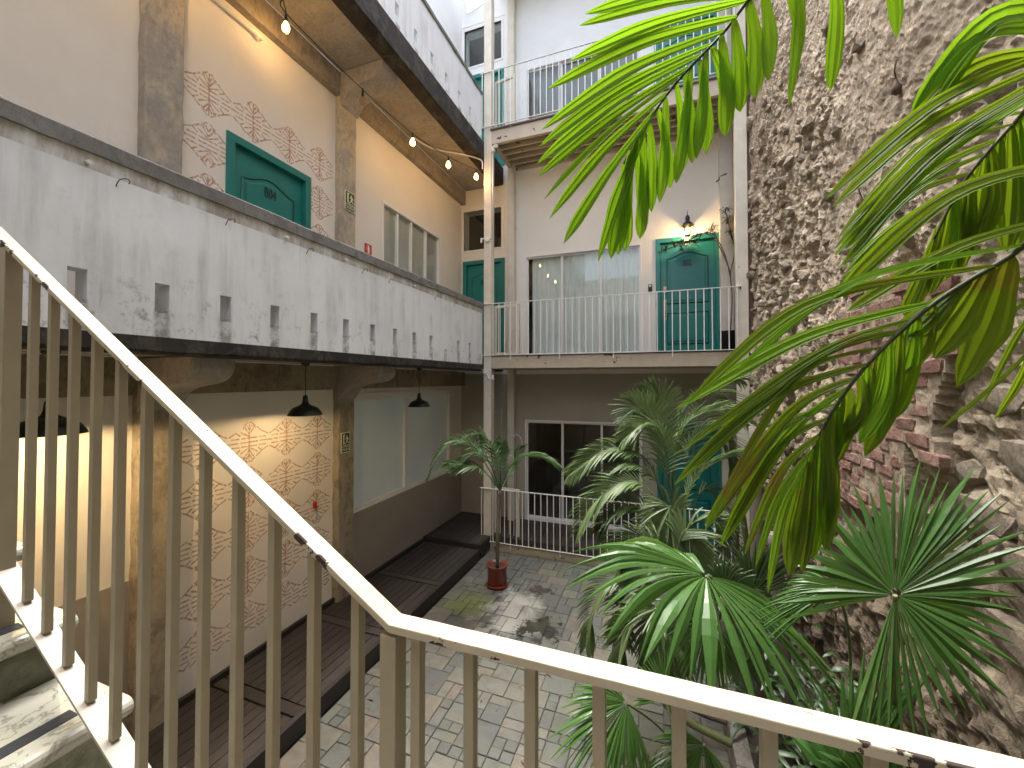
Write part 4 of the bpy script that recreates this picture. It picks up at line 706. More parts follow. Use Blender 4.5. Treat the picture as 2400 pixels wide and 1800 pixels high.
# bricks
bk = []
for k in range(5):
    bm = bmesh.new(); bmesh.ops.create_cube(bm, size=1); bmesh.ops.bevel(bm, geom=bm.edges[:], offset=.09, segments=1, affect='EDGES')
    for v in bm.verts: v.co += Vector((mn.noise(v.co*2.5+Vector((k*5, 0, 0)))*.22, mn.noise(v.co*3+Vector((k*5, 2, 0)))*.06, mn.noise(v.co*3+Vector((k*5, 4, 0)))*.12))
    me = bpy.data.meshes.new('brick'); bm.to_mesh(me); bm.free(); me.materials.append(M['brick']); bk.append(me)
row = 0; z = 2.18; nb_ = 0
while z < 4.0:
    y = 2.4+(.11 if row % 2 else 0)
    while y < 4.2:
        if in_brick(y, z) and rk.random() < .93:
            wid = .20 if rk.random() < .75 else .10
            o = bpy.data.objects.new('brick', rk.choice(bk)); o.scale = (.05, wid*rk.uniform(.85, 1.05), .062*rk.uniform(.85, 1.1)); o.rotation_euler = (rk.uniform(-.04, .04), rk.uniform(-.06, .06), rk.uniform(-.05, .05)); link(o, st, (wall_x(y, z)+.017+rk.uniform(-.007, .007), y, z)); nb_ += 1
        y += .222
    z += .076; row += 1
# dead plant stubs hanging on the wall
for (y, z) in ((2.92, 4.86), (3.42, 4.40)):
    mb = MB(); x = wall_x(y, z)-.02; mb.lathe((x, y, z-.05), [(.001, 0), (.022, .02), (.026, .045), (.012, .075), (.006, .10)], 8)
    mb.tube([(x, y, z+.05), (x-.02, y-.03, z+.08), (x-.02, y-.05, z+.13)], .004, 5).tube([(x, y, z+.05), (x-.01, y+.04, z+.09)], .004, 5)
    tag(mb.build('dried_bulb', M['rust']), 'small dark dried plant bulb on the rubble wall, %s one' % ('upper right' if z > 4.6 else 'lower left'), 'dried plant', 'dried bulbs on the rubble wall')
# low planter of concrete blocks with soil
pl = thing('planter', 'low concrete block planter holding the palms along the rubble wall', 'planter', (.9, 4, 0))
for r_ in range(2):
    y = .9+(.2 if r_ else 0)
    while y < 6.3:
        part(MB().box(.50, .62, y, min(y+.385, 6.35), .0+r_*.165, .16+r_*.165), 'block', 'block', pl, bevel=.006); y += .392
mb = MB(); n = 24; vs = []; fs = []
for i in range(n+1):
    for j in range(5): y = .6+5.8*i/n; x = .60+.68*j/4; vs.append((x, y, .27+mn.noise(Vector((x*6, y*4, 0)))*.05))
for i in range(n):
    for j in range(4): a = i*5+j; fs.append((a, a+1, a+6, a+5))
tag(MB().add(vs, fs).build('soil', M['earth'], pl), kind='stuff')

# ---------------------------------------------------------------- stairs and landing
sc = thing('staircase', 'marble staircase flight rising to the left with worn rounded treads', 'staircase', (-1.4, .2, 1.7))
def tread(xn, zt, deep=.335):
    # profile in (x, z): nose towards +x
    r = .026; pts = [(xn-deep, zt), (xn-r, zt)]+[(xn-r+r*sin(a), zt-r+r*cos(a)) for a in [pi*k/8 for k in range(1, 8)]]+[(xn-r, zt-2*r), (xn-deep, zt-2*r)]
    return pts
fnS = lambda u, z, d: (u, d, z)
for k in range(-1, 8):
    xn = -1.455-.2925*k; zt = 2.250+.1815*k
    mb = MB(); mb.prism(tread(xn, zt), fnS, -.75, .75); part(mb, 'tread', 'marble', sc, bevel=.008)
    part(MB().box(xn-.035, xn-.055, -.75, .715, zt-.185, zt-.044), 'riser', 'riser', sc)
    part(MB().box(xn-.115, xn-.070, -.7, .655, zt-.001, zt+.002), 'grip_strip', 'grip_tape', sc)
part(MB().prism([(-1.16, 1.86), (-1.16, 1.74), (-3.9, 3.44), (-3.9, 3.60)], fnS, -.7, .60), 'soffit', 'soffit', sc)
lp = MB().box(-1.165, .95, -1.6, .62, 1.70, 1.84).build('stair_landing', M['landing_stone']); tag(lp, kind='structure')
sr = thing('stair_railing', 'cream steel stair railing with chipped paint in the foreground', 'railing', (-.46, .63, 1.75))
slope = .605; zr = lambda x: 2.742-slope*(x+.462)
hb = .036; ht = .013
# flat bar handrail with a mitred corner
mb = MB(); y0, y1 = .612, .650; t = .016
def hp(x, z): return [(x, y0, z), (x, y1, z), (x, y1, z-t), (x, y0, z-t)]
nseg = 40; secs = []
for k in range(nseg+1): x = -3.1+(2.638)*k/nseg; secs.append(hp(x, zr(x)))
for k in range(1, nseg+1): x = -.462+1.75*k/nseg; secs.append(hp(x, 2.742+.004*k/nseg))
vs = []
for i, s_ in enumerate(secs):
    w_ = mn.noise(Vector((i*.7, 0, 0)))*.0008; vs += [(p[0], p[1]+w_, p[2]+mn.noise(Vector((i*.9, 5, 0)))*.0006) for p in s_]
fs = [(i*4+k, i*4+(k+1) % 4, i*4+4+(k+1) % 4, i*4+4+k) for i in range(len(secs)-1) for k in range(4)]+[(0, 1, 2, 3)]
part(MB().add(vs, fs), 'handrail', 'handrail', sr, bevel=.0022)
bx = [-.412, -.308, -.20, -.092, .019, .129, .243, .355, .467, .58, .69, .8, .91, 1.02, 1.13, 1.24]
hw = .0095
for x in bx:
    z1 = 2.742-t; part(MB().box(x-hw, x+hw, .63-hw, .63+hw, 1.78, z1), 'baluster', 'baluster_cream', sr, bevel=.0012)
part(MB().box(.355-.016, .355+.016, .628-.016, .628+.016, 1.7, 2.727), 'post', 'baluster_cream', sr, bevel=.0015) if False else None
part(MB().box(-.482, -.448, .613, .647, 1.72, 2.72), 'post', 'baluster_cream', sr, bevel=.0015)
zs_ = lambda x: 2.632-slope*(x+1.904)
x = -.545; kk = 0
while x > -3.0:
    thick = kk == 12
    h_ = .017 if thick else hw
    if kk != 12: part(MB().box(x-h_, x+h_, .63-h_, .63+h_, zs_(x)+.004, zr(x)-t+.003), 'baluster', 'baluster_cream', sr, bevel=.0012)
    x -= .1085; kk += 1
part(MB().box(-1.90, -1.862, .612, .650, zs_(-1.88)-.4, zr(-1.88)-t), 'post', 'baluster_cream', sr, bevel=.0015)
mb = MB(); vs = []
for x in (-3.1, -.7): z = zs_(x); vs += [(x, .603, z), (x, .657, z), (x, .657, z-.010), (x, .603, z-.010)]
mb.add(vs, [(0, 1, 5, 4), (1, 2, 6, 5), (2, 3, 7, 6), (3, 0, 4, 7), (0, 3, 2, 1), (4, 5, 6, 7)]); part(mb, 'stringer_bar', 'stringer', sr, bevel=.001)
part(MB().box(-.70, 1.24, .603, .657, 1.885, 1.895), 'bottom_bar', 'stringer', sr)

# ---------------------------------------------------------------- lamps
lab = ['nearest dark green enamel pendant lamp seen through the stair balusters', 'middle dark green pendant lamp beside the stencilled wall', 'farthest dark green pendant lamp before the frosted window']
for i, (y, zr_, on) in enumerate(((1.40, 2.835, 11), (3.37, 2.795, 2.7), (5.58, 2.750, 0))):
    th = thing('pendant_lamp', lab[i], 'lamp', (-3.65, y, 3.37), 'pendant lamps under the gallery'); c = (-3.65, y, zr_)
    prof = [(.176, 0), (.174, .004), (.150, .050), (.120, .082), (.075, .100), (.040, .120), (.030, .150), (.024, .205), (.018, .215), (.001, .218)]
    inner = [(.172, .001), (.148, .046), (.118, .076), (.070, .094), (.001, .10)]
    part(MB().lathe(c, prof, 32), 'shade', 'green_enamel', th); part(MB().lathe(c, inner[::-1], 32), 'shade_lining', 'white_plastic' if on else 'green_enamel', th)
    part(MB().tube([(-3.65, y, zr_+.21), (-3.65, y, 3.34)], .004, 6), 'cord', 'cable', th); part(MB().lathe((-3.65, y, 3.325), [(.001, 0), (.03, .004), (.045, .03), (.045, .045)], 16), 'ceiling_rose', 'black_metal', th)
    b = part(MB().lathe((-3.65, y, zr_+.035), [(.001, 0), (.022, .01), (.028, .03), (.018, .055), (.012, .066)], 16), 'bulb', 'lamp_bulb' if on else 'white_plastic', th)
    if on: plight('pendant_light', (-3.65, y, zr_+.022), on, (1, .70, .36), .02)
sl_ = thing('string_lights', 'black cable of pear bulbs strung along the gallery ceiling to the column', 'string lights', (-3.6, 5, 7))
bl = [(-3.85, 3.246, 7.06), (-3.7, 4.291, 6.90), (-3.55, 5.218, 6.815), (-3.4, 6.058, 6.862), (-3.26, 6.865, 7.015)]
bl += [(-3.86, 2.15, 6.98), (-3.86, 1.1, 7.0)]
cb = [(-3.88, .5, 7.4), (-3.87, 1.1, 7.13), (-3.87, 2.15, 7.11), (-3.87, 3.19, 7.40), (-3.86, 3.25, 7.22)]+[(b[0], b[1], b[2]+.13) for b in bl[1:5]]+[(-3.19, 7.06, 7.20)]
part(MB().tube(smooth_pts(cb), .006, 6).tube(smooth_pts([(-3.86, 3.2, 7.38), (-3.85, 3.246, 7.22), (-3.85, 3.25, 7.18)]), .005, 6), 'cable', 'cable', sl_)
for i, b in enumerate(bl):
    part(MB().tube([(b[0], b[1], b[2]+.14), (b[0], b[1], b[2]+.05)], [.012, .018], 10), 'socket', 'black_metal', sl_)
    g = part(MB().lathe((b[0], b[1], b[2]-.075), [(.001, -.01), (.028, .0), (.042, .03), (.043, .055), (.028, .095), (.016, .125)], 16), 'bulb', 'bulb_glass', sl_, label='unlit clear bulb' if i == 1 else None)
    if i != 1:
        part(MB().lathe((b[0], b[1], b[2]-.055), [(.001, 0), (.034, .015), (.038, .045), (.024, .085), (.010, .11)], 10), 'filament', 'filament', g); plight('bulb_light', (b[0], b[1], b[2]-.03), 4.2, (1, .66, .38), .03)
wlp = thing('wall_lantern', 'small black wall lantern glowing above the green door numbered B02', 'lantern', (.455, YE, 6.0)); c = (.455, 7.97)
part(MB().lathe((c[0], c[1], 5.98), [(.105, 0), (.10, .012), (.075, .05), (.04, .07), (.035, .10), (.04, .14), (.028, .18), (.006, .2), (.005, .27)], 20), 'hood', 'black_metal', wlp)
part(MB().tube(smooth_pts([(c[0], YE, 6.0), (c[0], YE-.05, 6.12), (c[0], c[1], 6.16)]), .012, 8), 'arm', 'black_metal', wlp)
mb = MB()
for k in range(4): an = pi/4+k*pi/2; mb.tube([(c[0]+.09*cos(an), c[1]+.09*sin(an), 5.98), (c[0]+.055*cos(an), c[1]+.055*sin(an), 5.80)], .005, 4)
mb.lathe((c[0], c[1], 5.785), [(.06, .015), (.045, 0), (.001, -.01)], 12); part(mb, 'cage', 'black_metal', wlp)
part(MB().lathe((c[0], c[1], 5.86), [(.001, 0), (.026, .012), (.03, .05), (.012, .09)], 12), 'bulb', 'lamp_bulb', wlp); plight('lantern_light', (c[0], c[1]-.01, 5.88), 14, (1, .60, .26), .03)
# ---------------------------------------------------------------- signs
def exit_sign(y0, z0, z1, label, pale, green, wd=.20):
    th = thing('exit_sign', label, 'sign', (XW+.10, y0, z0)); x = XW+.114
    part(MB().box(x-.01, x, y0, y0+wd, z0, z1), 'sign_plate', pale, th); H = z1-z0; b = .012; zm = z0+H*.30
    part(MB().box(x, x+.0015, y0+b, y0+wd-b, z0+b, zm-.005), 'lettering_panel', green, th); part(MB().box(x, x+.0015, y0+b, y0+wd-b, zm+.005, z1-b), 'pictogram_panel', green, th)
    mb = MB(); X = x+.0015; q = lambda pts: mb.prism([(y0+p[0]*wd, z0+p[1]*H) for p in pts], lambda u, z, d: (X+d, u, z), 0, .0012)
    q([(.20, .90), (.44, .90), (.40, .86), (.34, .84), (.34, .48), (.50, .46), (.50, .43), (.20, .43)])
    q([(.20, .355), (.86, .355), (.86, .385), (.20, .385)])
    q([(.56, .83), (.63, .86), (.68, .83), (.66, .78), (.58, .78)])
    q([(.54, .77), (.68, .77), (.76, .66), (.70, .60), (.74, .54), (.88, .47), (.86, .44), (.70, .49), (.60, .60)])
    q([(.62, .62), (.66, .56), (.56, .46), (.46, .44), (.46, .47), (.54, .50), (.56, .6)]); q([(.54, .77), (.57, .73), (.50, .66), (.44, .68), (.44, .70), (.50, .70)]); q([(.68, .77), (.80, .70), (.84, .62), (.80, .62), (.76, .67)])
    part(mb, 'running_figure', pale, th); text('SALIDA', (X+.001, y0+wd/2, (z0+b+zm-.005)/2), RX, .052, pale, th, sx=.86, ext=.0008)
exit_sign(4.437, 5.557, 5.832, 'photoluminescent green SALIDA exit sign on the middle gallery pilaster', 'sign_pale', 'sign_green', .192)
exit_sign(4.402, 2.17, 2.45, 'dark SALIDA exit sign on the lower pilaster beside the frosted window', 'sign_pale', 'sign_dark', .165)
th = thing('extinguisher_sign', 'red fire extinguisher sign with a white bottle symbol above the parapet coping', 'sign', (XW, 4.96, 5.10)); x = XW+.006
part(MB().box(XW, x, 4.956, 5.131, 5.10, 5.274), 'sign_plate', 'sign_white', th); part(MB().box(x, x+.001, 4.964, 5.123, 5.108, 5.266), 'red_panel', 'sign_red', th)
part(MB().prism([(5.03, 5.125), (5.075, 5.125), (5.075, 5.215), (5.062, 5.235), (5.062, 5.25), (5.043, 5.25), (5.043, 5.235), (5.03, 5.215)], lambda u, z, d: (x+.001+d, u, z), 0, .001).tube(smooth_pts([(x+.002, 5.045, 5.245), (x+.002, 5.018, 5.235), (x+.002, 5.008, 5.17)]), .003, 5), 'bottle_symbol', 'sign_white', th)
tag(MB().prism([(4.04, 1.60), (4.075, 1.60), (4.075, 1.545), (4.10, 1.535), (4.10, 1.52), (4.045, 1.52)], fnX(XW), 0, -.03).build('wall_hook', M['sign_red']), 'small red hook fixed on the lower stencilled wall', 'hook')
kb = thing('key_box', 'small black key safe on the wall left of the door numbered B02', 'key box', (-.198, YE, 4.92)); part(MB().box(-.235, -.165, YE-.035, YE, 4.86, 5.00), 'case', 'black_plastic', kb, bevel=.01); part(MB().box(-.222, -.178, YE-.04, YE-.035, 4.95, 4.985), 'keypad', 'white_plastic', kb)
# conduits and fittings on the column
co = thing('conduit', 'white conduit and junction boxes on the front left steel column', 'conduit', (-3.03, 7.05, 5))
part(MB().tube([(-3.005, 7.06, 5.87), (-3.005, 7.06, 7.50)], .012, 8), 'pipe', 'white_plastic', co); part(MB().box(-3.145, -3.055, 7.015, 7.05, 5.81, 5.90).tube([(-3.0, 7.035, 5.875), (-3.22, 7.035, 5.875)], .012, 8).tube([(-3.225, 7.03, 5.89), (-3.225, 7.03, 5.80)], .02, 8), 'junction_box', 'white_plastic', co, bevel=.004)
part(MB().box(-3.17, -3.08, 7.015, 7.05, 3.295, 3.375).tube([(-3.10, 7.03, 3.30), (-3.07, 7.02, 3.21), (-3.0, 7.0, 3.20), (-2.96, 6.99, 3.22)], .012, 8).box(-2.985, -2.945, 6.97, 7.0, 3.18, 3.27), 'junction_box', 'white_plastic', co, bevel=.004)
part(MB().tube(smooth_pts([(-3.17, 7.03, 3.33), (-3.4, 7.03, 3.335), (-3.7, 7.0, 3.34)]), .011, 8).tube(smooth_pts([(-3.19, 7.03, 3.36), (-3.215, 7.03, 3.42), (-3.215, 7.03, 3.72)]), .012, 8), 'pipe', 'white_plastic', co)
c2 = thing('ceiling_conduit', 'grey conduit bending from the column across the gallery ceiling', 'conduit', (-3.3, 7, 7.4)); part(MB().tube(smooth_pts([(-3.20, 7.02, 7.22), (-3.205, 7.0, 7.36), (-3.28, 6.9, 7.385), (-3.5, 6.7, 7.40), (-3.9, 6.35, 7.40), (-4.05, 5.9, 7.40)]), .013, 8), 'pipe', 'trim_white', c2)
sp = thing('spotlight', 'small white spotlight on the front left column under the top balcony', 'spotlight', (-2.97, 7.0, 7.6)); part(MB().box(-3.0, -2.94, 6.98, 7.04, 7.50, 7.60), 'bracket', 'white_plastic', sp, bevel=.004); part(MB().tube([(-2.95, 7.0, 7.59), (-2.88, 6.95, 7.57)], [.028, .032], 12), 'head', 'white_plastic', sp); part(MB().tube(smooth_pts([(-2.93, 7.0, 7.57), (-2.90, 7.0, 7.50), (-2.95, 7.0, 7.46)]), .005, 6), 'lead', 'cable', sp)
tag(MB().tube(smooth_pts([(XW+.03, .8, 7.02), (XW+.03, 3.0, 7.02), (XW+.03, 3.16, 7.0), (XW+.0, 3.2, 6.99)]), .03, 10).build('wall_pipe', M['wall_white']), 'cream pipe under the ceiling beam of the middle gallery', 'pipe')
tag(MB().tube(smooth_pts([(-3.62, 8.12, 11.7), (-3.64, 8.12, 11.6), (-3.9, 8.12, 11.5), (-4.1, 8.12, 11.48), (-4.13, 8.1, 11.7), (-4.13, 8.1, 12.3)]), .012, 6).tube([(-3.62, 8.12, 11.7), (-3.2, 8.12, 11.65)], .012, 6).build('wall_conduit', M['trim_white']), 'thin grey conduit looping on the top gallery wall', 'conduit')
tag(MB().tube(smooth_pts([(.93, 8.0, 6.72), (.98, 8.0, 6.75), (1.0, 8.0, 6.80), (1.1, 7.98, 6.83)]), .012, 6).build('copper_pipe', M['rust']), 'short bent copper pipe beside the right rear column', 'pipe')
hz = thing('garden_hose', 'pale hose hanging on the column behind the potted palm', 'hose', (-2.83, 7.9, 1.8)); part(MB().tube(smooth_pts([(-2.9, 7.9, 1.98), (-2.82, 7.88, 2.05), (-2.72, 7.88, 1.98), (-2.70, 7.88, 1.85), (-2.78, 7.86, 1.68), (-2.82, 7.86, 1.62)]), .012, 8), 'hose', 'white_plastic', hz)
dp = tag(MB().tube([(-2.95, 8.1, .3), (-2.95, 8.1, 3.25)], .03, 10).build('drain_pipe', M['cream_beam']), 'slim vertical drain pipe beside the rear left column at courtyard level', 'pipe')
# ================================================================== PLANTS
rp = random.Random(77)
def blade(mb, pts, width, nrm, fold=.22, n=10, blunt=False, prof=None, curl=0.0, ridges=False):
    """one leaf blade along a smooth path, V-folded"""
    P = smooth_pts(pts, 5) if len(pts) == 3 else [Vector(p) for p in pts]
    if len(P) > n+1: P = [P[round(i*(len(P)-1)/n)] for i in range(n+1)]
    m = len(P)-1; vs = []
    for i, p in enumerate(P):
        t = i/m; tg = (P[min(i+1, m)]-P[max(i-1, 0)]).normalized(); s = tg.cross(nrm)
        if s.length < 1e-4: s = tg.cross(Vector((.3, .5, .8)))
        s.normalize(); nn = s.cross(tg).normalized()
        if prof: wd = prof(t)
        else: wd = min(1, .16+2.6*t) * (1 if t < .55 else max(.03, 1-((t-.55)/.45)**(2.6 if blunt else 1.7)))
        wd *= width*.5; c = curl*t
        s2 = s*cos(c)+nn*sin(c)
        if ridges:
            for q, hh in ((-1, .34), (-.72, .05), (-.5, .20), (-.26, -.02), (0, -.24), (.26, -.02), (.5, .20), (.72, .05), (1, .34)): vs.append(p+s2*wd*q+nn*wd*hh*.75)
        else: vs += [p-s2*wd+nn*wd*fold, p-nn*wd*fold*.6, p+s2*wd+nn*wd*fold]
    fs = []
    w = 9 if ridges else 3
    for i in range(m):
        for j in range(w-1): a = i*w+j; fs.append((a, a+1, a+w+1, a+w))
    mb.add(vs, fs, not ridges)
cl = [('leaf_lime', 'large bright green palm frond hanging across the top right'), ('leaf_olive', 'large olive palm frond with long leaflets in front of the brick patch'), ('leaf_olive', 'upper right palm frond'), ('leaf_olive', 'edge frond with narrow dark leaflets')]
kp = thing('large_palm', 'tall palm beside the viewer with big lime and olive fronds hanging over the courtyard', 'palm tree', (1.0, .95, .3))
part(MB().tube(smooth_pts([(1.02, 1.0, .2), (1.05, .95, 1.5), (1.03, .85, 3.2), (1.0, .75, 4.5)]), .075, 14), 'trunk', 'palm_trunk', kp)
CAM = Vector((0, 0, 3.18))
for fi, (rach, lv_) in enumerate(PL['FRONDS']):
    rach = [Vector(p) for p in rach]
    start = [Vector((1.0, .75, 4.45)), (rach[0]+Vector((1.0, .75, 4.45)))/2+Vector((0, 0, .08))]
    path = smooth_pts(start+rach, 5); m = len(path)
    fr_ = part(MB().tube(path, [.0075*(1-.75*i/m)+.0012 for i in range(m)], 8), 'frond', 'rachis', kp, label=cl[fi][1])
    for li, (b, v, t, wd) in enumerate(lv_):
        b, v, t = Vector(b), Vector(v), Vector(t); mid = (b+t)/2
        view = (mid-CAM).normalized(); nrm = (-view+Vector((rp.uniform(-.35, .35), rp.uniform(-.35, .35), .55+rp.uniform(-.25, .35)))).normalized()
        v = v+Vector((0, 0, rp.uniform(0, .015)))
        mb = MB(); P = smooth_pts([b, v, t], 8); blade(mb, P, wd*(1.2 if fi == 0 else .98), nrm, .20, 14, blunt=rp.random() < .4, curl=rp.uniform(-.12, .12), ridges=True, prof=(lambda t_, q=rp.uniform(.55, .78), e=rp.uniform(1.1, 2.2): (.20+.80*min(1, t_/q)**.75)*(1 if t_ < q else max(.04, 1-((t_-q)/(1-q))**e))))
        part(mb, 'leaflet', 'leaf_lime' if fi == 0 else ('leaf_olive' if rp.random() < .72 or fi > 2 else 'leaf_lime'), fr_)
def pinnate(pts, ln, kind, width=.016, n=30, seed=0):
    r = random.Random(seed); P = smooth_pts([Vector(p) for p in pts], 8); m = len(P)-1; mb = MB()
    mb.tube(P, [.007*(1-.8*i/m)+.001 for i in range(m+1)], 6)
    view = (P[m//2]-CAM).normalized()
    for k in range(n):
        t = .30+.70*k/(n-1) if kind != 'potted' else .22+.78*k/(n-1)
        f = t*m; i = min(int(f), m-1); p = P[i].lerp(P[i+1], f-i); tg = (P[i+1]-P[i]).normalized()
        L = ln*(.55+.45*sin(pi*min(1, max(0, (t-.2)/.8))**.8))*(1 if t < .85 else 1-(t-.85)*2.6)*r.uniform(.9, 1.08)
        side = tg.cross(Vector((0, 0, 1)))
        if side.length < .25 or kind in ('face', 'up'): side = tg.cross(view)
        side.normalize(); upn = side.cross(tg).normalized()
        if upn.z < 0 and kind not in ('face', 'up'): upn = -upn
        if kind in ('face', 'up'): upn = -view
        for sgn in (1, -1):
            # pull the two rows apart in the picture plane as well as in depth
            sp_ = side*sgn*(.62 if kind in ('arch', 'b', 'potted') else .9)
            lift = upn*(.5 if kind == 'arch' else .22 if kind == 'potted' else .35 if kind == 'b' else .12)
            if kind in ('arch', 'b', 'potted') : lift = lift if sgn > 0 else lift*.15-Vector((0, 0, .28))
            d0 = (sp_+lift+tg*(.65+.5*t)).normalized(); e = p+d0*L
            droop = Vector((0, 0, -1))*L*(.16+.16*r.random()); mid = p+d0*L*.5+droop*.12; e += droop
            e += Vector((r.uniform(-1, 1), r.uniform(-1, 1), r.uniform(-1, 1)))*L*.04
            blade(mb, [p, mid, e], width*r.uniform(.85, 1.15), (upn+Vector((r.uniform(-.3, .3), r.uniform(-.3, .3), .3))).normalized(), .3, 5)
    return mb
ap = thing('areca_palm', 'clumping feather palm with arching fronds in front of the courtyard railing', 'palm', (.45, 4.3, .3))
for i, (pts, rad) in enumerate(PL['STEMS']):
    g = [Vector(p) for p in pts]; base = Vector((max(.66, min(1.1, g[0].x)), g[0].y, .25)); part(MB().tube(smooth_pts([base]+g, 5), rad, 10), 'stem', 'palm_trunk' if rad > .034 else 'stem_green', ap)
cr = Vector(PL['ARECA'][0][0][0])
for i, (pts, ln, kind) in enumerate(PL['ARECA']):
    o = pinnate([cr+Vector((0, 0, -.12))]+pts[1:] if kind != 'face' else pts, ln, kind, .018, 46 if ln > .27 else 38, i).build('frond', M['leaf_areca'], ap)
def frond_fan(spec, mat, parent, seed):
    h, A, B, t0, t1, n, droop, pet = spec; h, A, B = Vector(h), Vector(A), Vector(B); nrm = A.cross(B).normalized(); r = random.Random(seed)
    if nrm.dot(CAM-h) < 0: nrm = -nrm
    mb = MB(); th = [radians(t0+(t1-t0)*k/n) for k in range(n+1)]; vs = []; fs = []
    split = .60; R = []
    for k in range(n): R.append(r.uniform(.88, 1.06))
    def dirv(a): return A*cos(a)+B*sin(a)
    steps = [.05, .2, .36, .5, .62, .74, .86, .95, 1.0]
    for k in range(n):
        a0, a1 = th[k], th[k+1]; am = (a0+a1)/2; j = r.uniform(-.25, .25)*(a1-a0); rows = []
        twist = r.uniform(-.016, .016)*A.length/.5; dk = r.uniform(.2, 1.1)
        for s_ in steps:
            ss = s_*R[k]; f = 1 if s_ <= split else max(.03, (1-(s_-split)/(1-split))**.8)
            wang = (a1-a0)/2*f*(split/s_ if s_ > split else 1)*1.04
            amj = am+(j if s_ > split else 0)*((s_-split)/(1-split) if s_ > split else 0)
            dn = Vector((0, 0, -1))*(droop*(s_**2.2)+(.16*dk*min(1.3, max(.15, droop*8))*max(0, s_-.55)**1.25))*1.0
            pl = nrm*(.010*s_*(1 if s_ <= split else f))
            c = h+dirv(amj)*ss; tw = nrm*twist*min(1, s_*2)*f; rows.append((h+dirv(amj-wang)*ss+dn-pl*.5+tw, c+dn+pl, h+dirv(amj+wang)*ss+dn-pl*.5-tw))
        n0 = len(vs); vs += [q for rw in rows for q in rw]
        for i in range(len(steps)-1):
            a = n0+i*3; fs += [(a, a+1, a+4, a+3), (a+1, a+2, a+5, a+4)]
    mb.add(vs, fs, False)
    o = mb.build('fan_leaf', M[mat], parent)
    if pet: part(MB().tube(smooth_pts(pet, 6), .007, 8), 'petiole', 'stem_green', parent)
    return o
groups = [([0, 6, 7, 5], 'leaf_fan', 'fan palm with one huge glossy round leaf before the rubble wall', (1.0, 1.9, .3)), ([1, 2, 8, 9], 'leaf_fan', 'fan palm with drooping glossy leaves in the middle of the planter', (.9, 2.6, .3)), ([3, 4, 10, 11], 'leaf_fan', 'low fan palm seen between the foreground balusters', (.7, 2.3, .3))]
for gi, (ids, mt, lab_, loc) in enumerate(groups):
    fp = thing('fan_palm', lab_, 'fan palm', loc, 'fan palms in the planter'); fp.location = loc
    for i in ids: frond_fan(PL['FANS'][i], mt if i not in (8, 9) else 'leaf_dark', fp, 40+i)
    part(MB().tube([(loc[0], loc[1], .2), (loc[0], loc[1], .75)], [.06, .045], 12), 'trunk', 'palm_trunk', fp)
# ground cover leaves in the planter's shade
mb = MB(); ru = random.Random(5)
for k in range(900):
    x = ru.uniform(.62, 1.22); y = ru.uniform(1.2, 6.2); z = .28+ru.random()**1.6*.95; L_ = ru.uniform(.10, .24); a = ru.uniform(0, 2*pi); d = Vector((cos(a)*.7, sin(a)*.7, ru.uniform(-.2, .9))).normalized()
    p = Vector((x, y, z)); blade(mb, [p, p+d*L_*.5+Vector((0, 0, .02)), p+d*L_-Vector((0, 0, L_*.3))], ru.uniform(.02, .05), Vector((-.3, -.4, .9)), .2, 4)
tag(mb.build('undergrowth', M['leaf_dark']), 'dark leafy undergrowth filling the planter below the palms', 'undergrowth', kind='stuff')
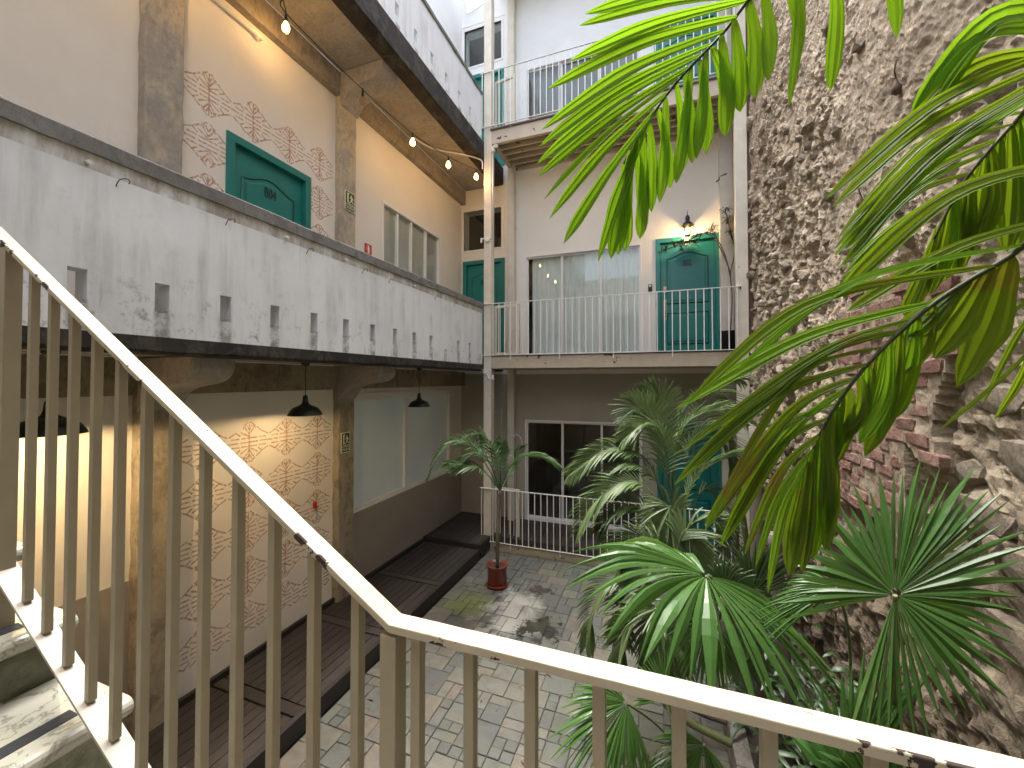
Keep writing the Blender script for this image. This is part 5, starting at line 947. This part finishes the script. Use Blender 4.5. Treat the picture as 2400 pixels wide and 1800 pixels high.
# potted palm
pp = thing('potted_palm', 'young feather palm in a round terracotta pot on the courtyard slates', 'potted palm', (-2.41, 5.85, 0)); c = (-2.41, 5.85, 0)
part(MB().lathe(c, [(.001, .03), (.135, .03), (.150, .05), (.147, .29), (.162, .30), (.165, .335), (.15, .34), (.145, .30), (.001, .30)], 32), 'pot', 'pot_red', pp)
part(MB().lathe(c, [(.001, .0), (.15, .0), (.168, .045), (.160, .05), (.145, .02), (.001, .02)], 32), 'saucer', 'pot_red', pp); part(MB().lathe(c, [(.001, .315), (.143, .305)], 20), 'soil', 'earth', pp)
tk = [Vector(p) for p in PL['POTTRUNK']]; tk[0] = Vector((-2.40, 5.84, .30)); part(MB().tube(smooth_pts(tk, 5), [.032-.00085*i for i in range(16)], 10), 'trunk', 'palm_trunk', pp)
part(MB().tube(PL['SPEAR'], [.008, .005, .002], 6), 'spear_leaf', 'leaf_pot', pp)
for i, (pts, ln) in enumerate(PL['POTP']): pinnate([tk[-1]]+pts[1:], ln, 'potted', .026, 22, 200+i).build('frond', M['leaf_pot'], pp)
# oleander in a black pot on the middle balcony
ol = thing('potted_oleander', 'lanky oleander in a black pot on the balcony right of the door', 'potted plant', (1.03, 7.8, L2)); c = (1.06, 7.72, L2)
part(MB().lathe(c, [(.001, .0), (.11, .0), (.14, .35), (.15, .37), (.135, .37), (.12, .33), (.001, .33)], 24), 'pot', 'black_plastic', ol)
for s_ in PL['OLE']['stems']: part(MB().tube(smooth_pts(s_, 5), .009, 6), 'stem', 'wood_stem', ol)
mb = MB(); ro = random.Random(9)
for t_ in PL['OLE']['tufts']:
    for k in range(22):
        p = Vector(t_)+Vector((ro.uniform(-.05, .05), ro.uniform(-.05, .05), ro.uniform(-.04, .04))); a = ro.uniform(0, 2*pi); d = Vector((cos(a), sin(a)*.8, ro.uniform(-.5, .8))).normalized(); L_ = ro.uniform(.09, .16)
        blade(mb, [p, p+d*L_*.5, p+d*L_-Vector((0, 0, .02))], .022, Vector((0, -.4, .9)), .2, 4)
tag(mb.build('leaves', M['leaf_dark'], ol), kind='stuff')

# litter on the slates
mb = MB(); rl = random.Random(31)
for k in range(70):
    x = rl.uniform(-2.9, .4); y = rl.uniform(2.2, 6.8); a_ = rl.uniform(0, 6.28); L_ = rl.uniform(.02, .07); d = Vector((cos(a_), sin(a_), 0)); p = Vector((x, y, .012))
    blade(mb, [p, p+d*L_*.5+Vector((0, 0, .008)), p+d*L_+Vector((0, 0, .002))], L_*.35, Vector((0, 0, 1)), .2, 4)
tag(mb.build('fallen_leaves', M['wood_stem']), 'small brown fallen leaves scattered over the courtyard slates', 'fallen leaves', kind='stuff')
